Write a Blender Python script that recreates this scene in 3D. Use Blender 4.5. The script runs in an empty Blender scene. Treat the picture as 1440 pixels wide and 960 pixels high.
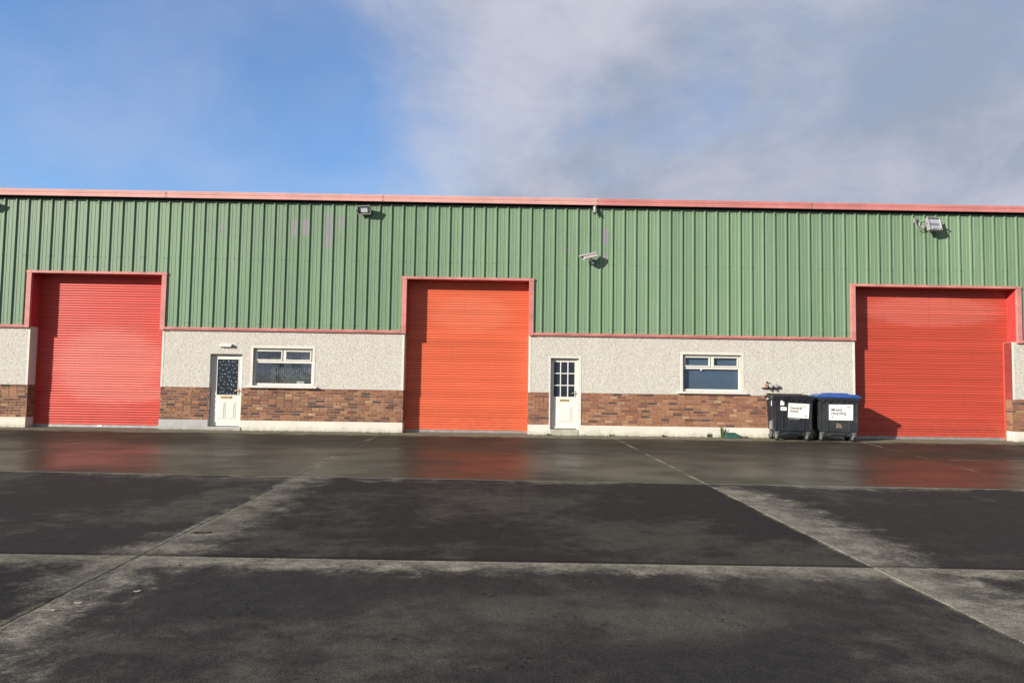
import bpy, bmesh, math, random
from mathutils import Vector, Matrix
random.seed(7)
S = bpy.context.scene
C = S.collection
R = math.radians

# ------------------------------------------------------------------ camera
FL, YAW, PITCH, ROLL, CD, CH = 941.7, 0.0085, 0.0544, 0.0153, 18.914, 1.583
f = Vector((math.sin(YAW)*math.cos(PITCH), math.cos(YAW)*math.cos(PITCH), math.sin(PITCH)))
r0 = Vector((math.cos(YAW), -math.sin(YAW), 0)); u0 = r0.cross(f)
cr = math.cos(ROLL)*r0 + math.sin(ROLL)*u0
cu = -math.sin(ROLL)*r0 + math.cos(ROLL)*u0
cam = bpy.data.cameras.new('camera'); camo = bpy.data.objects.new('camera', cam); C.objects.link(camo)
M = Matrix((cr, cu, -f)).transposed().to_4x4(); M.translation = Vector((0, -CD, CH))
camo.matrix_world = M
cam.sensor_width = 36; cam.lens = FL*36/1440; cam.clip_end = 3000; cam.clip_start = 0.1
S.camera = camo

# ------------------------------------------------------------------ view, sun, sky
S.view_settings.view_transform = 'Standard'; S.view_settings.look = 'None'
S.view_settings.gamma = 1; S.view_settings.use_curve_mapping = False
S.view_settings.exposure = 0.62
SUN = Vector((-1.38, -1.0, 0.60)).normalized()
sl = bpy.data.lights.new('sun', 'SUN'); sl.energy = 5.0; sl.angle = R(0.55); sl.color = (1, 0.94, 0.84)
so = bpy.data.objects.new('sun', sl); C.objects.link(so)
so.rotation_euler = SUN.to_track_quat('Z', 'Y').to_euler(); so.location = (-30, -30, 30)

class NB:
    """small node-expression helper"""
    def __init__(s, tree): s.t = tree; s.n = tree.nodes; s.l = tree.links
    def put(s, sock, v):
        if v is None: return
        if hasattr(v, 'links') or isinstance(v, bpy.types.NodeSocket): s.l.new(v, sock)
        else:
            if sock.type in ('RGBA',) and len(v) == 3: v = (*v, 1)
            sock.default_value = v
    def m(s, op, a, b=None, c=None, clamp=False):
        n = s.n.new('ShaderNodeMath'); n.operation = op; n.use_clamp = clamp
        s.put(n.inputs[0], a); s.put(n.inputs[1], b)
        if c is not None: s.put(n.inputs[2], c)
        return n.outputs[0]
    def add(s, a, b): return s.m('ADD', a, b)
    def sub(s, a, b): return s.m('SUBTRACT', a, b)
    def mul(s, a, b): return s.m('MULTIPLY', a, b)
    def mx(s, a, b): return s.m('MAXIMUM', a, b)
    def mn(s, a, b): return s.m('MINIMUM', a, b)
    def ss(s, lo, hi, v, t0=0., t1=1.):
        n = s.n.new('ShaderNodeMapRange'); n.interpolation_type = 'SMOOTHSTEP'
        s.put(n.inputs[0], v); n.inputs[1].default_value = lo; n.inputs[2].default_value = hi
        n.inputs[3].default_value = t0; n.inputs[4].default_value = t1
        return n.outputs[0]
    def mix(s, fac, a, b, mode='MIX'):
        n = s.n.new('ShaderNodeMix'); n.data_type = 'RGBA'; n.blend_type = mode
        s.put(n.inputs[0], fac); s.put(n.inputs[6], a); s.put(n.inputs[7], b)
        return n.outputs[2]
    def sep(s, v):
        n = s.n.new('ShaderNodeSeparateXYZ'); s.l.new(v, n.inputs[0]); return n.outputs
    def comb(s, x, y, z):
        n = s.n.new('ShaderNodeCombineXYZ'); s.put(n.inputs[0], x); s.put(n.inputs[1], y); s.put(n.inputs[2], z); return n.outputs[0]
    def vmul(s, v, w):
        n = s.n.new('ShaderNodeVectorMath'); n.operation = 'MULTIPLY'; s.l.new(v, n.inputs[0]); n.inputs[1].default_value = w; return n.outputs[0]
    def vadd(s, v, w):
        n = s.n.new('ShaderNodeVectorMath'); n.operation = 'ADD'; s.l.new(v, n.inputs[0]); s.put(n.inputs[1], w); return n.outputs[0]
    def noise(s, v, scale, detail=4, rough=0.55, dist=0., col=False):
        n = s.n.new('ShaderNodeTexNoise'); s.l.new(v, n.inputs['Vector']); n.inputs['Scale'].default_value = scale
        n.inputs['Detail'].default_value = detail; n.inputs['Roughness'].default_value = rough; n.inputs['Distortion'].default_value = dist
        return n.outputs[1 if col else 0]
    def vor(s, v, scale, out='Distance', feat='F1', rnd=1.):
        n = s.n.new('ShaderNodeTexVoronoi'); n.feature = feat; s.l.new(v, n.inputs['Vector']); n.inputs['Scale'].default_value = scale
        n.inputs['Randomness'].default_value = rnd
        return n.outputs[out]
    def pos(s): return s.n.new('ShaderNodeNewGeometry').outputs['Position']
    def obj(s): return s.n.new('ShaderNodeTexCoord').outputs['Object']
    def rnd(s): return s.n.new('ShaderNodeObjectInfo').outputs['Random']
    def ell(s, x, z, cx, cz, rx, rz):
        a = s.mul(s.sub(x, cx), 1/rx); b = s.mul(s.sub(z, cz), 1/rz)
        d = s.m('SQRT', s.add(s.mul(a, a), s.mul(b, b)))
        return s.ss(1.25, 0.55, d)

w = bpy.data.worlds.new('World'); S.world = w; w.use_nodes = True
for n in list(w.node_tree.nodes): w.node_tree.nodes.remove(n)
b = NB(w.node_tree)
sky = b.n.new('ShaderNodeTexSky'); sky.sky_type = 'NISHITA'; sky.sun_disc = False
sky.sun_elevation = math.asin(SUN.z); sky.sun_rotation = math.atan2(SUN.x, SUN.y)
sky.air_density = 1.0; sky.dust_density = 0.6; sky.ozone_density = 2.0
bg1 = b.n.new('ShaderNodeBackground'); bg1.inputs[1].default_value = 0.125
b.l.new(b.mix(1.0, sky.outputs[0], (0.72, 0.94, 1.20), 'MULTIPLY'), bg1.inputs[0])
d = b.n.new('ShaderNodeTexCoord').outputs['Generated']
x, y, z = b.sep(d)
zz = b.add(b.mx(z, 0.0), 0.42)
cp = b.comb(b.m('DIVIDE', x, zz), b.m('DIVIDE', y, zz), z)
big = b.noise(b.vadd(cp, (5.3, 2.1, 0)), 1.15, 8, 0.6, 0.6)
fine = b.noise(b.vadd(cp, (3.7, 1.2, 0)), 3.1, 9, 0.62, 0.5)
soft = b.noise(b.vadd(cp, (9.1, 4.2, 0)), 1.7, 7, 0.55, 0.4)
gap = b.n.new('ShaderNodeVectorMath'); gap.operation = 'DISTANCE'
b.l.new(d, gap.inputs[0]); gap.inputs[1].default_value = Vector((-0.43, 0.90, 0.28)).normalized()
hole = b.ss(0.50, 0.06, gap.outputs['Value'])                         # the break in the cloud
low = b.ss(.40, .24, z, 0, .22)
cov = b.sub(b.add(b.mul(b.sub(big, 0.5), 1.05), b.add(b.add(0.80, low), b.mul(b.sub(fine, .5), .55))), b.mul(hole, 0.80))
cover = b.mx(b.ss(0.08, 0.92, cov), b.add(.06, b.mul(b.ss(.40, .7, soft), .24)))
shade = b.add(b.mul(b.sub(soft, 0.5), 2.6), b.add(0.45, b.mul(b.sub(fine, .5), 1.3)))
ccol = b.mix(b.ss(0.0, 1.0, shade), (0.215, 0.250, 0.325), (0.375, 0.388, 0.450))
bg2 = b.n.new('ShaderNodeBackground'); b.l.new(ccol, bg2.inputs[0]); bg2.inputs[1].default_value = 1.0
mxs = b.n.new('ShaderNodeMixShader'); b.l.new(cover, mxs.inputs[0]); b.l.new(bg1.outputs[0], mxs.inputs[1]); b.l.new(bg2.outputs[0], mxs.inputs[2])
wo = b.n.new('ShaderNodeOutputWorld'); b.l.new(mxs.outputs[0], wo.inputs[0])

# ------------------------------------------------------------------ materials
def mat(name, rough=0.6, spec=0.4):
    m = bpy.data.materials.new(name); m.use_nodes = True
    b = NB(m.node_tree); p = m.node_tree.nodes['Principled BSDF']
    p.inputs['Roughness'].default_value = rough; p.inputs['Specular IOR Level'].default_value = spec
    return m, b, p
def bump(b, p, h, strength=0.4, dist=0.01):
    n = b.n.new('ShaderNodeBump'); n.inputs['Strength'].default_value = strength; n.inputs['Distance'].default_value = dist
    b.l.new(h, n.inputs['Height']); b.l.new(n.outputs[0], p.inputs['Normal'])
ALB = 0.9
def painted(name, col, rough=0.5, var=0.25, dirt=(0.1, 0.08, 0.06), dirt_amt=0.25, scale=3.0, spec=0.4, metallic=0., grain=40, splash=0.):
    m, b, p = mat(name, rough, spec)
    P = b.pos(); col = tuple(v*ALB for v in col)
    n = b.noise(P, scale, 6, 0.6); g = b.noise(P, grain, 3, 0.6)
    c = b.mix(b.ss(0.3, 0.75, n), tuple(v*(1-var) for v in col), tuple(min(1, v*(1+var*.6)) for v in col))
    c = b.mix(b.mul(b.ss(0.55, 0.8, b.add(b.mul(n, .5), b.mul(g, .5))), dirt_amt), c, dirt)
    if splash:
        z = b.sep(P)[2]; sp = b.noise(b.vmul(P, (1, 1, .6)), 5, 7, .7)
        c = b.mix(b.mul(b.ss(.44, .62, b.add(b.mul(sp, .8), b.ss(.20, .0, z, 0, .25))), splash), c, (.23, .21, .14))
        c = b.mix(b.mul(b.mul(b.ss(.05, .0, z), b.ss(.4, .6, sp)), .7), c, (.08, .085, .04))
    b.l.new(c, p.inputs['Base Color']); p.inputs['Metallic'].default_value = metallic
    b.l.new(b.add(rough-.08, b.mul(n, .16)), p.inputs['Roughness'])
    bump(b, p, g, 0.12, 0.003)
    return m

MT = {}
# concrete yard ------------------------------------------------------
def concrete():
    m, b, p = mat('yard_concrete', 0.75, 0.35)
    P = b.pos(); x, y, z = b.sep(P)
    n1 = b.noise(P, 0.33, 7, 0.6, 0.4)
    st = b.noise(b.vmul(P, (0.8, 1.1, 1)), 1.1, 7, 0.62, 0.2)          # streaky mottling
    n3 = b.ss(.28, .72, b.noise(P, 7, 8, 0.75)); nf = b.ss(.3, .7, b.noise(b.vmul(P, (1, 1.6, 1)), 24, 6, .75))
    gr = b.ss(.25, .75, b.noise(P, 85, 3, 0.75))
    hf = b.noise(b.vmul(P, (.95, 1.1, 1)), 3.4, 9, 0.72, 0.2)
    d2 = b.sub(b.add(-8.38, b.mul(x, -0.03)), y)                      # >0 on the camera side of the second joint
    d3 = b.sub(b.add(-13.03, b.mul(x, -0.012)), y)
    xl = b.sub(x, b.add(-3.43, b.mul(y, -0.022)))
    xr = b.sub(x, b.add(2.95, b.mul(y, -0.018)))
    on2 = b.ss(-0.01, 0.01, d2); on3 = b.ss(-0.01, 0.01, d3)
    wob = b.mul(b.sub(st, 0.5), 2.2)
    wob1 = b.mul(b.sub(n1, 0.5), 2.0)
    def band(dist, width, k=1.):                                      # silt left along one side of a joint
        return b.mul(b.mul(b.ss(-0.004, 0.02, dist), b.ss(width, 0.0, dist)), k)
    e2 = b.mul(band(d2, 0.75, .72), b.ss(.35, .6, b.noise(P, .45, 3)))
    e3 = band(d3, 0.62, .95)
    el = b.mul(band(xl, 1.1, 0.82), b.mul(on2, b.sub(1., b.mul(on3, .32))))
    ell = b.mul(band(b.mul(xl, -1), .8, 0.85), b.mul(b.ss(-11.4, -13.2, y), b.ss(-14.6, -13.6, y)))
    er = b.mul(band(xr, 1.35, .95), b.mul(on2, b.ss(-8.2, -9.4, y)))
    x0l = b.sub(x, b.add(-9.56, b.mul(y, -.027))); x0r = b.sub(x, b.add(9.78, b.mul(y, .17)))
    d1 = b.sub(b.add(-4.25, b.mul(x, -0.055)), y)
    jl = b.mx(b.mx(b.ss(.13, .0, b.m('ABSOLUTE', xl)), b.ss(.10, .0, b.m('ABSOLUTE', xr))), b.mul(b.mx(b.ss(.10, .0, b.m('ABSOLUTE', x0l)), b.ss(.10, .0, b.m('ABSOLUTE', x0r))), b.sub(1., on2)))
    jc = b.mul(b.mul(b.ss(.14, .0, b.m('ABSOLUTE', d1)), b.ss(.48, .62, b.noise(P, .5, 3))), .8)
    thin = b.mx(b.mul(jl, b.add(.35, b.mul(b.ss(.4, .62, b.noise(P, 1.1, 5)), .5))), b.mx(jc, b.mul(b.mx(b.mul(b.mul(b.ss(.13, 0., d2), on2), 1.35), b.mul(b.ss(.07, 0., d3), on3)), .9)))
    base = b.ss(-1.35, -0.40, b.add(y, b.mul(b.sub(st, .5), .9)), 0, 1.1)                              # silt under the wall
    e = b.mx(b.mx(b.mx(e2, e3), b.mx(el, ell)), b.mx(er, b.mx(base, thin)))
    pale = b.ss(0.20, 0.90, b.add(b.mul(e, 0.95), b.add(b.mul(wob, 0.34), b.add(b.mul(b.sub(hf, .5), 1.35), b.mul(b.sub(nf, .5), .22)))))
    midm = b.ss(0.46, 0.64, b.add(n1, b.add(b.mul(wob, .08), b.mul(b.sub(hf, .5), .5))))
    # darker, oil-stained patches
    dk = b.mx(b.ell(x, y, -1.9, -13.95, 1.1, .55), b.mx(b.ell(x, y, 1.9, -14.2, .9, .45), b.ell(x, y, 5.6, -11.2, 2.1, 1.5)))
    midm = b.mul(midm, b.sub(1., b.mul(dk, .85)))
    brown = b.mx(b.ell(x, y, .6, -14.3, 1.6, .55), b.mul(b.ell(x, y, -1.4, -14.92, 1.7, .13), .9))
    midm = b.mx(midm, b.mul(brown, b.ss(.35, .6, st)))
    dark = b.mix(b.add(b.mul(n3, .6), b.mul(nf, .4)), (0.015, 0.0142, 0.0142), (0.036, 0.0335, 0.0325))
    mid = b.mix(b.add(b.mul(n3, .5), b.mul(nf, .5)), (0.036, 0.033, 0.029), (0.082, 0.074, 0.063))
    pal = b.mix(b.add(b.mul(n3, .45), b.mul(nf, .55)), (0.11, 0.100, 0.080), (0.32, 0.295, 0.24))
    c = b.mix(midm, dark, mid); c = b.mix(b.mul(pale, b.add(.50, b.mul(b.mx(thin, b.ss(.4, .7, hf)), .45))), c, pal)
    # scratches and light flecks
    sc = b.noise(b.vmul(P, (0.9, 4.5, 1)), 2.6, 5, 0.75, 0.6)
    c = b.mix(b.mul(b.ss(0.66, 0.76, sc), .45), c, (0.17, 0.16, 0.15))
    # pitted aggregate
    pits = b.ss(0.30, 0.08, b.vor(b.vadd(P, b.vmul(b.noise(P, 6, 2, .5, col=True), (.1, .1, 0))), 13))
    pz = b.mul(pits, b.mx(b.ss(.52, .66, b.noise(P, 1.3, 4)), b.mul(b.ell(x, y, .75, -13.75, 1.5, .28), b.ss(.42, .55, b.noise(P, 3.1, 4)))))
    c = b.mix(b.mul(pz, .8), c, (0.012, 0.011, 0.010))
    c = b.mix(1.0, c, b.mix(gr, (0.42, 0.42, 0.42), (1.62, 1.6, 1.57)), 'MULTIPLY')
    # wet strip by the wall: brown-olive film
    wet = b.sub(1.0, on2)
    wetn = b.ss(0.30, 0.62, b.add(b.mul(n1, .6), b.mul(st, .4)))
    algae = b.mix(b.add(b.mul(st, .6), b.mul(nf, .4)), (0.012, 0.0105, 0.0075), (0.046, 0.039, 0.026))
    c = b.mix(b.mul(b.mul(wet, b.sub(1.0, b.mul(pale, .75))), .85), c, algae)
    c = b.mix(b.mul(base, b.add(.35, b.mul(b.ss(.38, .6, hf), .45))), c, (0.175, 0.158, 0.108))
    edge = b.mx(b.ss(.05, .0, b.m('ABSOLUTE', b.add(d2, .03))), b.mul(b.ss(.045, .0, b.m('ABSOLUTE', b.add(d3, .03))), .85))
    c = b.mix(b.mul(edge, .85), c, (.012, .011, .010))
    tint = b.ss(0, 1, b.rnd(), .86, 1.14)
    c = b.mix(1.0, c, b.comb(tint, tint, tint), 'MULTIPLY')
    b.l.new(c, p.inputs['Base Color'])
    inner = b.ss(-1.1, 1.3, b.add(b.mul(d1, -1.), b.mul(b.sub(st, .5), 3.5)))                              # the bay under the wall has mostly dried
    rw = b.add(b.add(0.32, b.mul(inner, .22)), b.add(b.mul(b.sub(1.0, wetn), .22), b.mul(base, .4)))
    rd = b.add(0.66, b.mul(n3, .2))
    mixr = b.add(b.mul(rw, wet), b.mul(rd, b.sub(1., wet)))
    b.l.new(mixr, p.inputs['Roughness'])
    film = b.mul(b.add(.10, b.mul(b.ss(.36, .60, b.noise(b.vmul(P, (.6, 1.6, 1)), .9, 8, .7, .4)), .9)), b.sub(1., b.mul(inner, .6)))
    b.l.new(b.add(b.mul(b.mul(wet, film), .22), .08), p.inputs['Specular IOR Level'])
    hgt = b.add(b.mul(n3, .5), b.add(b.mul(gr, .35), b.mul(pz, -1.2)))
    n = b.n.new('ShaderNodeBump'); n.inputs['Distance'].default_value = 0.006
    b.l.new(hgt, n.inputs['Height']); b.l.new(b.add(.06, b.mul(on2, .5)), n.inputs['Strength']); b.l.new(n.outputs[0], p.inputs['Normal'])
    return m
MT['concrete'] = concrete()
m, b, p = mat('joint_filler', 0.9)
P = b.pos(); n = b.noise(P, 5, 5, .7)
b.l.new(b.mix(b.ss(.45, .6, n), (0.045, 0.048, 0.026), (0.15, 0.142, 0.11)), p.inputs['Base Color']); MT['joint'] = m

# green cladding ----------------------------------------------------
def cladding():
    m, b, p = mat('green_cladding', 0.55, 0.35)
    P = b.pos(); x, y, z = b.sep(P)
    n = b.noise(b.vmul(P, (1, 1, .35)), 1.1, 6, .6); g = b.noise(b.vmul(P, (1, 1, .12)), 16, 4, .6)
    c = b.mix(n, (0.127, 0.210, 0.121), (0.180, 0.260, 0.162))
    c = b.mix(b.mul(b.ss(.5, .8, g), .35), c, (0.25, 0.31, 0.21))
    c = b.mix(b.mul(b.ss(.6, .75, b.noise(P, 3.2, 7, .7)), .3), c, (0.17, 0.20, 0.13))
    t = b.ss(0, 1, b.rnd(), .94, 1.06); c = b.mix(1., c, b.comb(t, t, t), 'MULTIPLY')
    # where old lettering was scraped off the paint
    spots = [(-6.08, 5.76, .075, .36), (-5.76, 5.77, .125, .33), (-5.09, 5.69, .125, .6), (-4.76, 5.93, .075, .24),
             (2.78, 5.66, .10, .30), (2.78, 5.08, .07, .09), (-8.12, 5.74, .07, .10), (1.78, 5.28, .09, .06), (1.75, 5.62, .04, .05)]
    k = None
    for s in spots:
        e = b.ell(x, z, *s); k = e if k is None else b.mx(k, e)
    rag = b.noise(b.vmul(P, (1.6, 1, .5)), 14, 5, .7)
    k = b.ss(.30, .52, b.add(b.mul(k, .75), b.mul(b.sub(rag, .5), 1.1)))
    smg = b.mx(b.ell(x, z, -5.6, 5.7, 1.7, .55), b.mx(b.ell(x, z, 2.2, 5.45, 1.0, .5), b.ell(x, z, -8.0, 5.7, .8, .35)))
    c = b.mix(b.mul(b.mul(smg, b.ss(.42, .7, rag)), .45), c, (.13, .155, .12))
    c = b.mix(b.mul(k, .9), c, b.mix(rag, (0.15, 0.14, 0.15), (0.29, 0.265, 0.285)))
    b.l.new(c, p.inputs['Base Color']); bump(b, p, g, .08, .003)
    return m
MT['green'] = cladding()
# pebble dash -------------------------------------------------------
def dash():
    m, b, p = mat('pebble_dash_render', 0.9, 0.2)
    P = b.pos(); x, y, z = b.sep(P)
    P2 = b.vadd(P, b.vmul(b.noise(P, 12, 2, .5, col=True), (.05, .05, .05)))
    v = b.vor(P2, 58); vc = b.vor(P2, 58, 'Color'); n = b.noise(P, 1.4, 6, .6); g = b.noise(P, 45, 4, .7)
    cr_, cg_, cb_ = b.sep(vc)
    c = b.mix(cr_, (0.44, 0.41, 0.36), (0.625, 0.595, 0.53))
    c = b.mix(b.mul(b.ss(.80, .88, cg_), .55), c, (0.20, 0.175, 0.15))
    c = b.mix(b.mul(b.ss(.55, .9, v), .45), c, (0.40, 0.35, 0.29))
    c = b.mix(b.mul(b.ss(.55, .72, g), .2), c, (0.42, 0.37, 0.30))
    c = b.mix(b.mul(b.ss(.52, .75, n), .28), c, (0.50, 0.46, 0.38))
    run = b.noise(b.vmul(P, (6, 1, .35)), 1.0, 5, .65)                   # rain streaks under the flashing and sills
    c = b.mix(b.mul(b.mul(b.ss(.52, .7, run), b.ss(1.4, 2.75, z)), .42), c, (0.40, 0.37, 0.31))
    b.l.new(c, p.inputs['Base Color'])
    bump(b, p, b.add(b.mul(v, -1.), b.mul(g, .6)), .55, .012)
    return m
MT['dash'] = dash()
# bricks ------------------------------------------------------------
def brickmat(name, col):
    m, b, p = mat(name, 0.85, 0.25)
    P = b.pos(); n = b.noise(P, 14, 5, .65); g = b.noise(P, 90, 3, .7)
    t = b.ss(0, 1, b.rnd(), .8, 1.2)
    c = b.mix(n, tuple(v*.62 for v in col), tuple(min(1, v*1.32) for v in col))
    c = b.mix(b.mul(b.ss(.6, .72, b.noise(P, 4, 6, .7)), .5), c, (0.30, 0.24, 0.18))
    c = b.mix(1., c, b.comb(t, t, t), 'MULTIPLY')
    b.l.new(c, p.inputs['Base Color']); bump(b, p, b.add(n, g), .4, .006)
    return m
BC = [(0.305, 0.140, 0.076), (0.27, 0.118, 0.066), (0.235, 0.098, 0.058), (0.165, 0.074, 0.052), (0.095, 0.052, 0.044), (0.38, 0.225, 0.130), (0.325, 0.168, 0.092)]
BM = [brickmat('brick_'+n, tuple(v*k for v, k in zip(c, (.86, .90, .92)))) for n, c in zip(['orange', 'russet', 'red', 'brown', 'smoked', 'pale', 'buff'], BC)]
MT['mortar'] = painted('mortar', (0.33, 0.265, 0.20), .95, .35, (0.12, .09, .07), .4, 1.5, .15)
MT['plinth'] = painted('white_plinth_paint', (0.68, 0.64, 0.55), .75, .08, (0.36, .33, .22), .35, 1.8, .25, splash=.32)
MT['plinth_grey'] = painted('bare_plinth_render', (0.44, 0.435, 0.42), .85, .14, (0.3, .28, .24), .4, 1.8, .2, splash=.3)
MT['band'] = painted('white_plaster', (0.68, 0.65, 0.58), .75, .08, (0.4, .36, .3), .3, 3, .25)
MT['upvc'] = painted('white_plastic', (0.72, 0.695, 0.62), .35, .04, (0.5, .46, .38), .15, 2.5, .5)
MT['door2'] = painted('white_gloss_paint', (0.73, 0.705, 0.645), .4, .04, (0.5, .46, .38), .18, 2.5, .5)
MT['pink'] = painted('faded_red_trim', (0.58, 0.225, 0.20), .6, .2, (0.45, .30, .26), .4, 2.2, .3)
MT['pink2'] = painted('faded_red_gutter', (0.70, 0.375, 0.335), .6, .12, (0.5, .36, .32), .4, 1.6, .3)
MT['pink3'] = painted('less_faded_red_gutter', (0.62, 0.235, 0.215), .6, .14, (0.5, .30, .26), .4, 1.6, .3)
MT['red_reveal'] = painted('red_reveal_paint', (0.52, 0.055, 0.05), .45, .12, (0.3, .1, .08), .2, 3)
MT['dull_red'] = painted('dull_red_jamb_paint', (0.26, 0.045, 0.04), .6, .2, (.1, .06, .05), .3, 4)
MT['grey_metal'] = painted('galvanised_steel', (0.36, 0.35, 0.34), .5, .2, (0.2, .18, .15), .3, 6, .5, .4)
MT['castor_metal'] = painted('dull_castor_steel', (0.17, 0.17, 0.165), .55, .3, (0.08, .07, .06), .5, 12, .5, .3)
MT['dark_metal'] = painted('dark_housing', (0.05, 0.05, 0.05), .5, .2, (0.12, .11, .1), .2, 8)
MT['black'] = painted('black_plastic', (0.012, 0.012, 0.013), .5, .2, (0.06, .06, .05), .1, 8)
MT['brass'] = painted('polished_brass', (0.62, 0.43, 0.17), .35, .1, (0.3, .2, .1), .2, 9, .5, .6)
MT['copper'] = painted('weathered_copper', (0.42, 0.25, 0.19), .5, .2, (0.15, .08, .06), .3, 30, .5, .3)
MT['chrome'] = painted('dull_chrome', (0.60, 0.60, 0.60), .3, .1, (0.3, .3, .3), .1, 9, .5, .6)
MT['sand'] = painted('concrete_step', (0.44, 0.41, 0.34), .9, .2, (0.2, .2, .12), .45, 5, .2)
MT['roof'] = painted('grey_roof_sheet', (0.30, 0.31, 0.30), .6, .15, (0.2, .2, .18), .3, 1.)
MT['dark_in'] = painted('interior_plaster', (0.25, 0.24, 0.23), .9, .1)
def shutter(name, col, patch_amt, patch_col, spots):
    m, b, p = mat(name, 0.42, 0.45)
    P = b.pos(); x, y, z = b.sep(P)
    n = b.noise(b.vmul(P, (.5, 1, 1)), 1.1, 6, .6); g = b.noise(b.vmul(P, (.25, 1, 2)), 9, 5, .65)
    c = b.mix(n, tuple(v*.84 for v in col), tuple(min(1, v*1.12) for v in col))
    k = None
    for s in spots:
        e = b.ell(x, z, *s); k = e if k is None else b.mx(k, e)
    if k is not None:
        k = b.mul(b.ss(.15, .95, b.add(b.mul(k, .9), b.mul(b.sub(g, .5), 1.2))), patch_amt)  # paler streaky ellipses mixed into the slat colour
        c = b.mix(k, c, patch_col)
    c = b.mix(b.mul(b.ss(.62, .75, g), .25), c, tuple(v*.55+.02 for v in col))
    c = b.mix(b.mul(b.mul(b.ss(.9, .05, z), b.ss(.4, .62, b.noise(b.vmul(P, (1.0, 1, 1.6)), 5, 7, .7))), .25), c, (.12, .055, .04))
    c = b.mix(b.mul(b.ss(.60, .74, b.noise(b.vmul(P, (3.5, 1, .18)), 2.0, 5, .6)), .3), c, tuple(v*.62+.015 for v in col))
    c = b.mix(b.mul(b.ss(.70, .74, b.noise(P, 21, 4, .7)), .5), c, (0.75, 0.45, 0.36))
    t = b.ss(0, 1, b.rnd(), .93, 1.07); c = b.mix(1., c, b.comb(t, t, t), 'MULTIPLY')
    b.l.new(c, p.inputs['Base Color']); b.l.new(b.add(.32, b.mul(g, .25)), p.inputs['Roughness'])
    bump(b, p, g, .05, .003)
    return m
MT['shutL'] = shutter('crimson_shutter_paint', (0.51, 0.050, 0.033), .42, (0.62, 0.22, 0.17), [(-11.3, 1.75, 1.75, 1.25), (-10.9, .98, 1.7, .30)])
MT['shutM'] = shutter('orange_red_shutter_paint', (0.60, 0.115, 0.050), .15, (0.80, 0.30, 0.2), [(-1.0, 3.4, 1.3, .6)])
MT['shutR'] = shutter('red_shutter_paint', (0.46, 0.066, 0.040), .3, (0.72, 0.24, 0.19), [(12.3, 3.7, 2.4, .5)])
def glassmat(name, tint, wav, refl=1.0):
    m = bpy.data.materials.new(name); m.use_nodes = True; b = NB(m.node_tree)
    for n in list(b.n): b.n.remove(n)
    P = b.pos()
    tr = b.n.new('ShaderNodeBsdfTransparent'); tr.inputs[0].default_value = (*tint, 1)
    gl = b.n.new('ShaderNodeBsdfGlossy'); gl.inputs['Roughness'].default_value = .015; gl.inputs[0].default_value = (.95, .97, 1, 1)
    fr = b.n.new('ShaderNodeFresnel'); bk = b.n.new('ShaderNodeNewGeometry').outputs['Backfacing']
    b.l.new(b.add(1.52, b.mul(bk, 1/1.52-1.52)), fr.inputs[0])
    bp = b.n.new('ShaderNodeBump'); bp.inputs['Strength'].default_value = wav; bp.inputs['Distance'].default_value = .02
    b.l.new(b.noise(P, 3.0, 3, .5), bp.inputs['Height']); b.l.new(bp.outputs[0], gl.inputs['Normal']); b.l.new(bp.outputs[0], fr.inputs['Normal'])
    mx = b.n.new('ShaderNodeMixShader'); b.l.new(b.m('MULTIPLY', fr.outputs[0], 1.5*refl, clamp=True), mx.inputs[0])
    b.l.new(tr.outputs[0], mx.inputs[1]); b.l.new(gl.outputs[0], mx.inputs[2])
    o = b.n.new('ShaderNodeOutputMaterial'); b.l.new(mx.outputs[0], o.inputs[0]); return m
MT['glass'] = glassmat('window_glass', (.95, .97, .96), .10, 2.4)
MT['glass_flat'] = glassmat('flat_glass', (.97, .98, .98), .015, .7)
MT['blind'] = painted('grey_blind_fabric', (0.105, 0.115, 0.108), .9, .15, (.08, .09, .08), .3, 4)
MT['slate'] = painted('slate_blue_film', (0.058, 0.100, 0.152), .7, .08, (.04, .06, .08), .2, 3)
MT['darkglass'] = painted('dark_obscured_glass', (0.022, 0.03, 0.042), .12, .3, (.06, .07, .09), .4, 12, .5)
MT['pattern'] = painted('etched_glass_pattern', (0.30, 0.335, 0.37), .5, .3, (.1, .12, .15), .4, 20)
MT['paper'] = painted('white_paper', (0.80, 0.79, 0.76), .7, .03, (.6, .58, .52), .15, 6)
MT['ink'] = painted('dark_print', (0.06, 0.055, 0.055), .8, .1)
MT['ink_grey'] = painted('grey_print', (0.42, 0.42, 0.41), .8, .1)
MT['ink_red'] = painted('red_print', (0.35, 0.10, 0.10), .8, .1)
MT['ink_green'] = painted('green_print', (0.27, 0.33, 0.22), .8, .1)
MT['bin'] = painted('charcoal_plastic', (0.020, 0.022, 0.029), .5, .3, (0.10, .10, .10), .45, 5, .45)
MT['bin2'] = painted('scuffed_charcoal_plastic', (0.026, 0.030, 0.034), .5, .3, (0.13, .12, .10), .55, 5, .45)
MT['lid_black'] = painted('black_lid_plastic', (0.020, 0.020, 0.021), .45, .3, (0.1, .1, .09), .35, 5, .45)
MT['lid_blue'] = painted('blue_lid_plastic', (0.022, 0.085, 0.32), .38, .15, (0.05, .12, .35), .2, 3, .5)
MT['rubber'] = painted('black_rubber', (0.014, 0.014, 0.014), .8, .2, (.06, .05, .04), .3, 12, .2)
MT['bait'] = painted('green_plastic', (0.028, 0.098, 0.064), .45, .15, (0.1, .16, .12), .3, 9)
MT['weed'] = painted('weed_leaf', (0.085, 0.125, 0.035), .7, .35, (0.16, .14, .06), .4, 20)
MT['moss'] = painted('wall_moss', (0.075, 0.085, 0.022), .95, .4, (0.14, .12, .05), .4, 20)
MT['bark'] = painted('bare_bark', (0.06, 0.05, 0.04), .9, .3)
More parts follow.
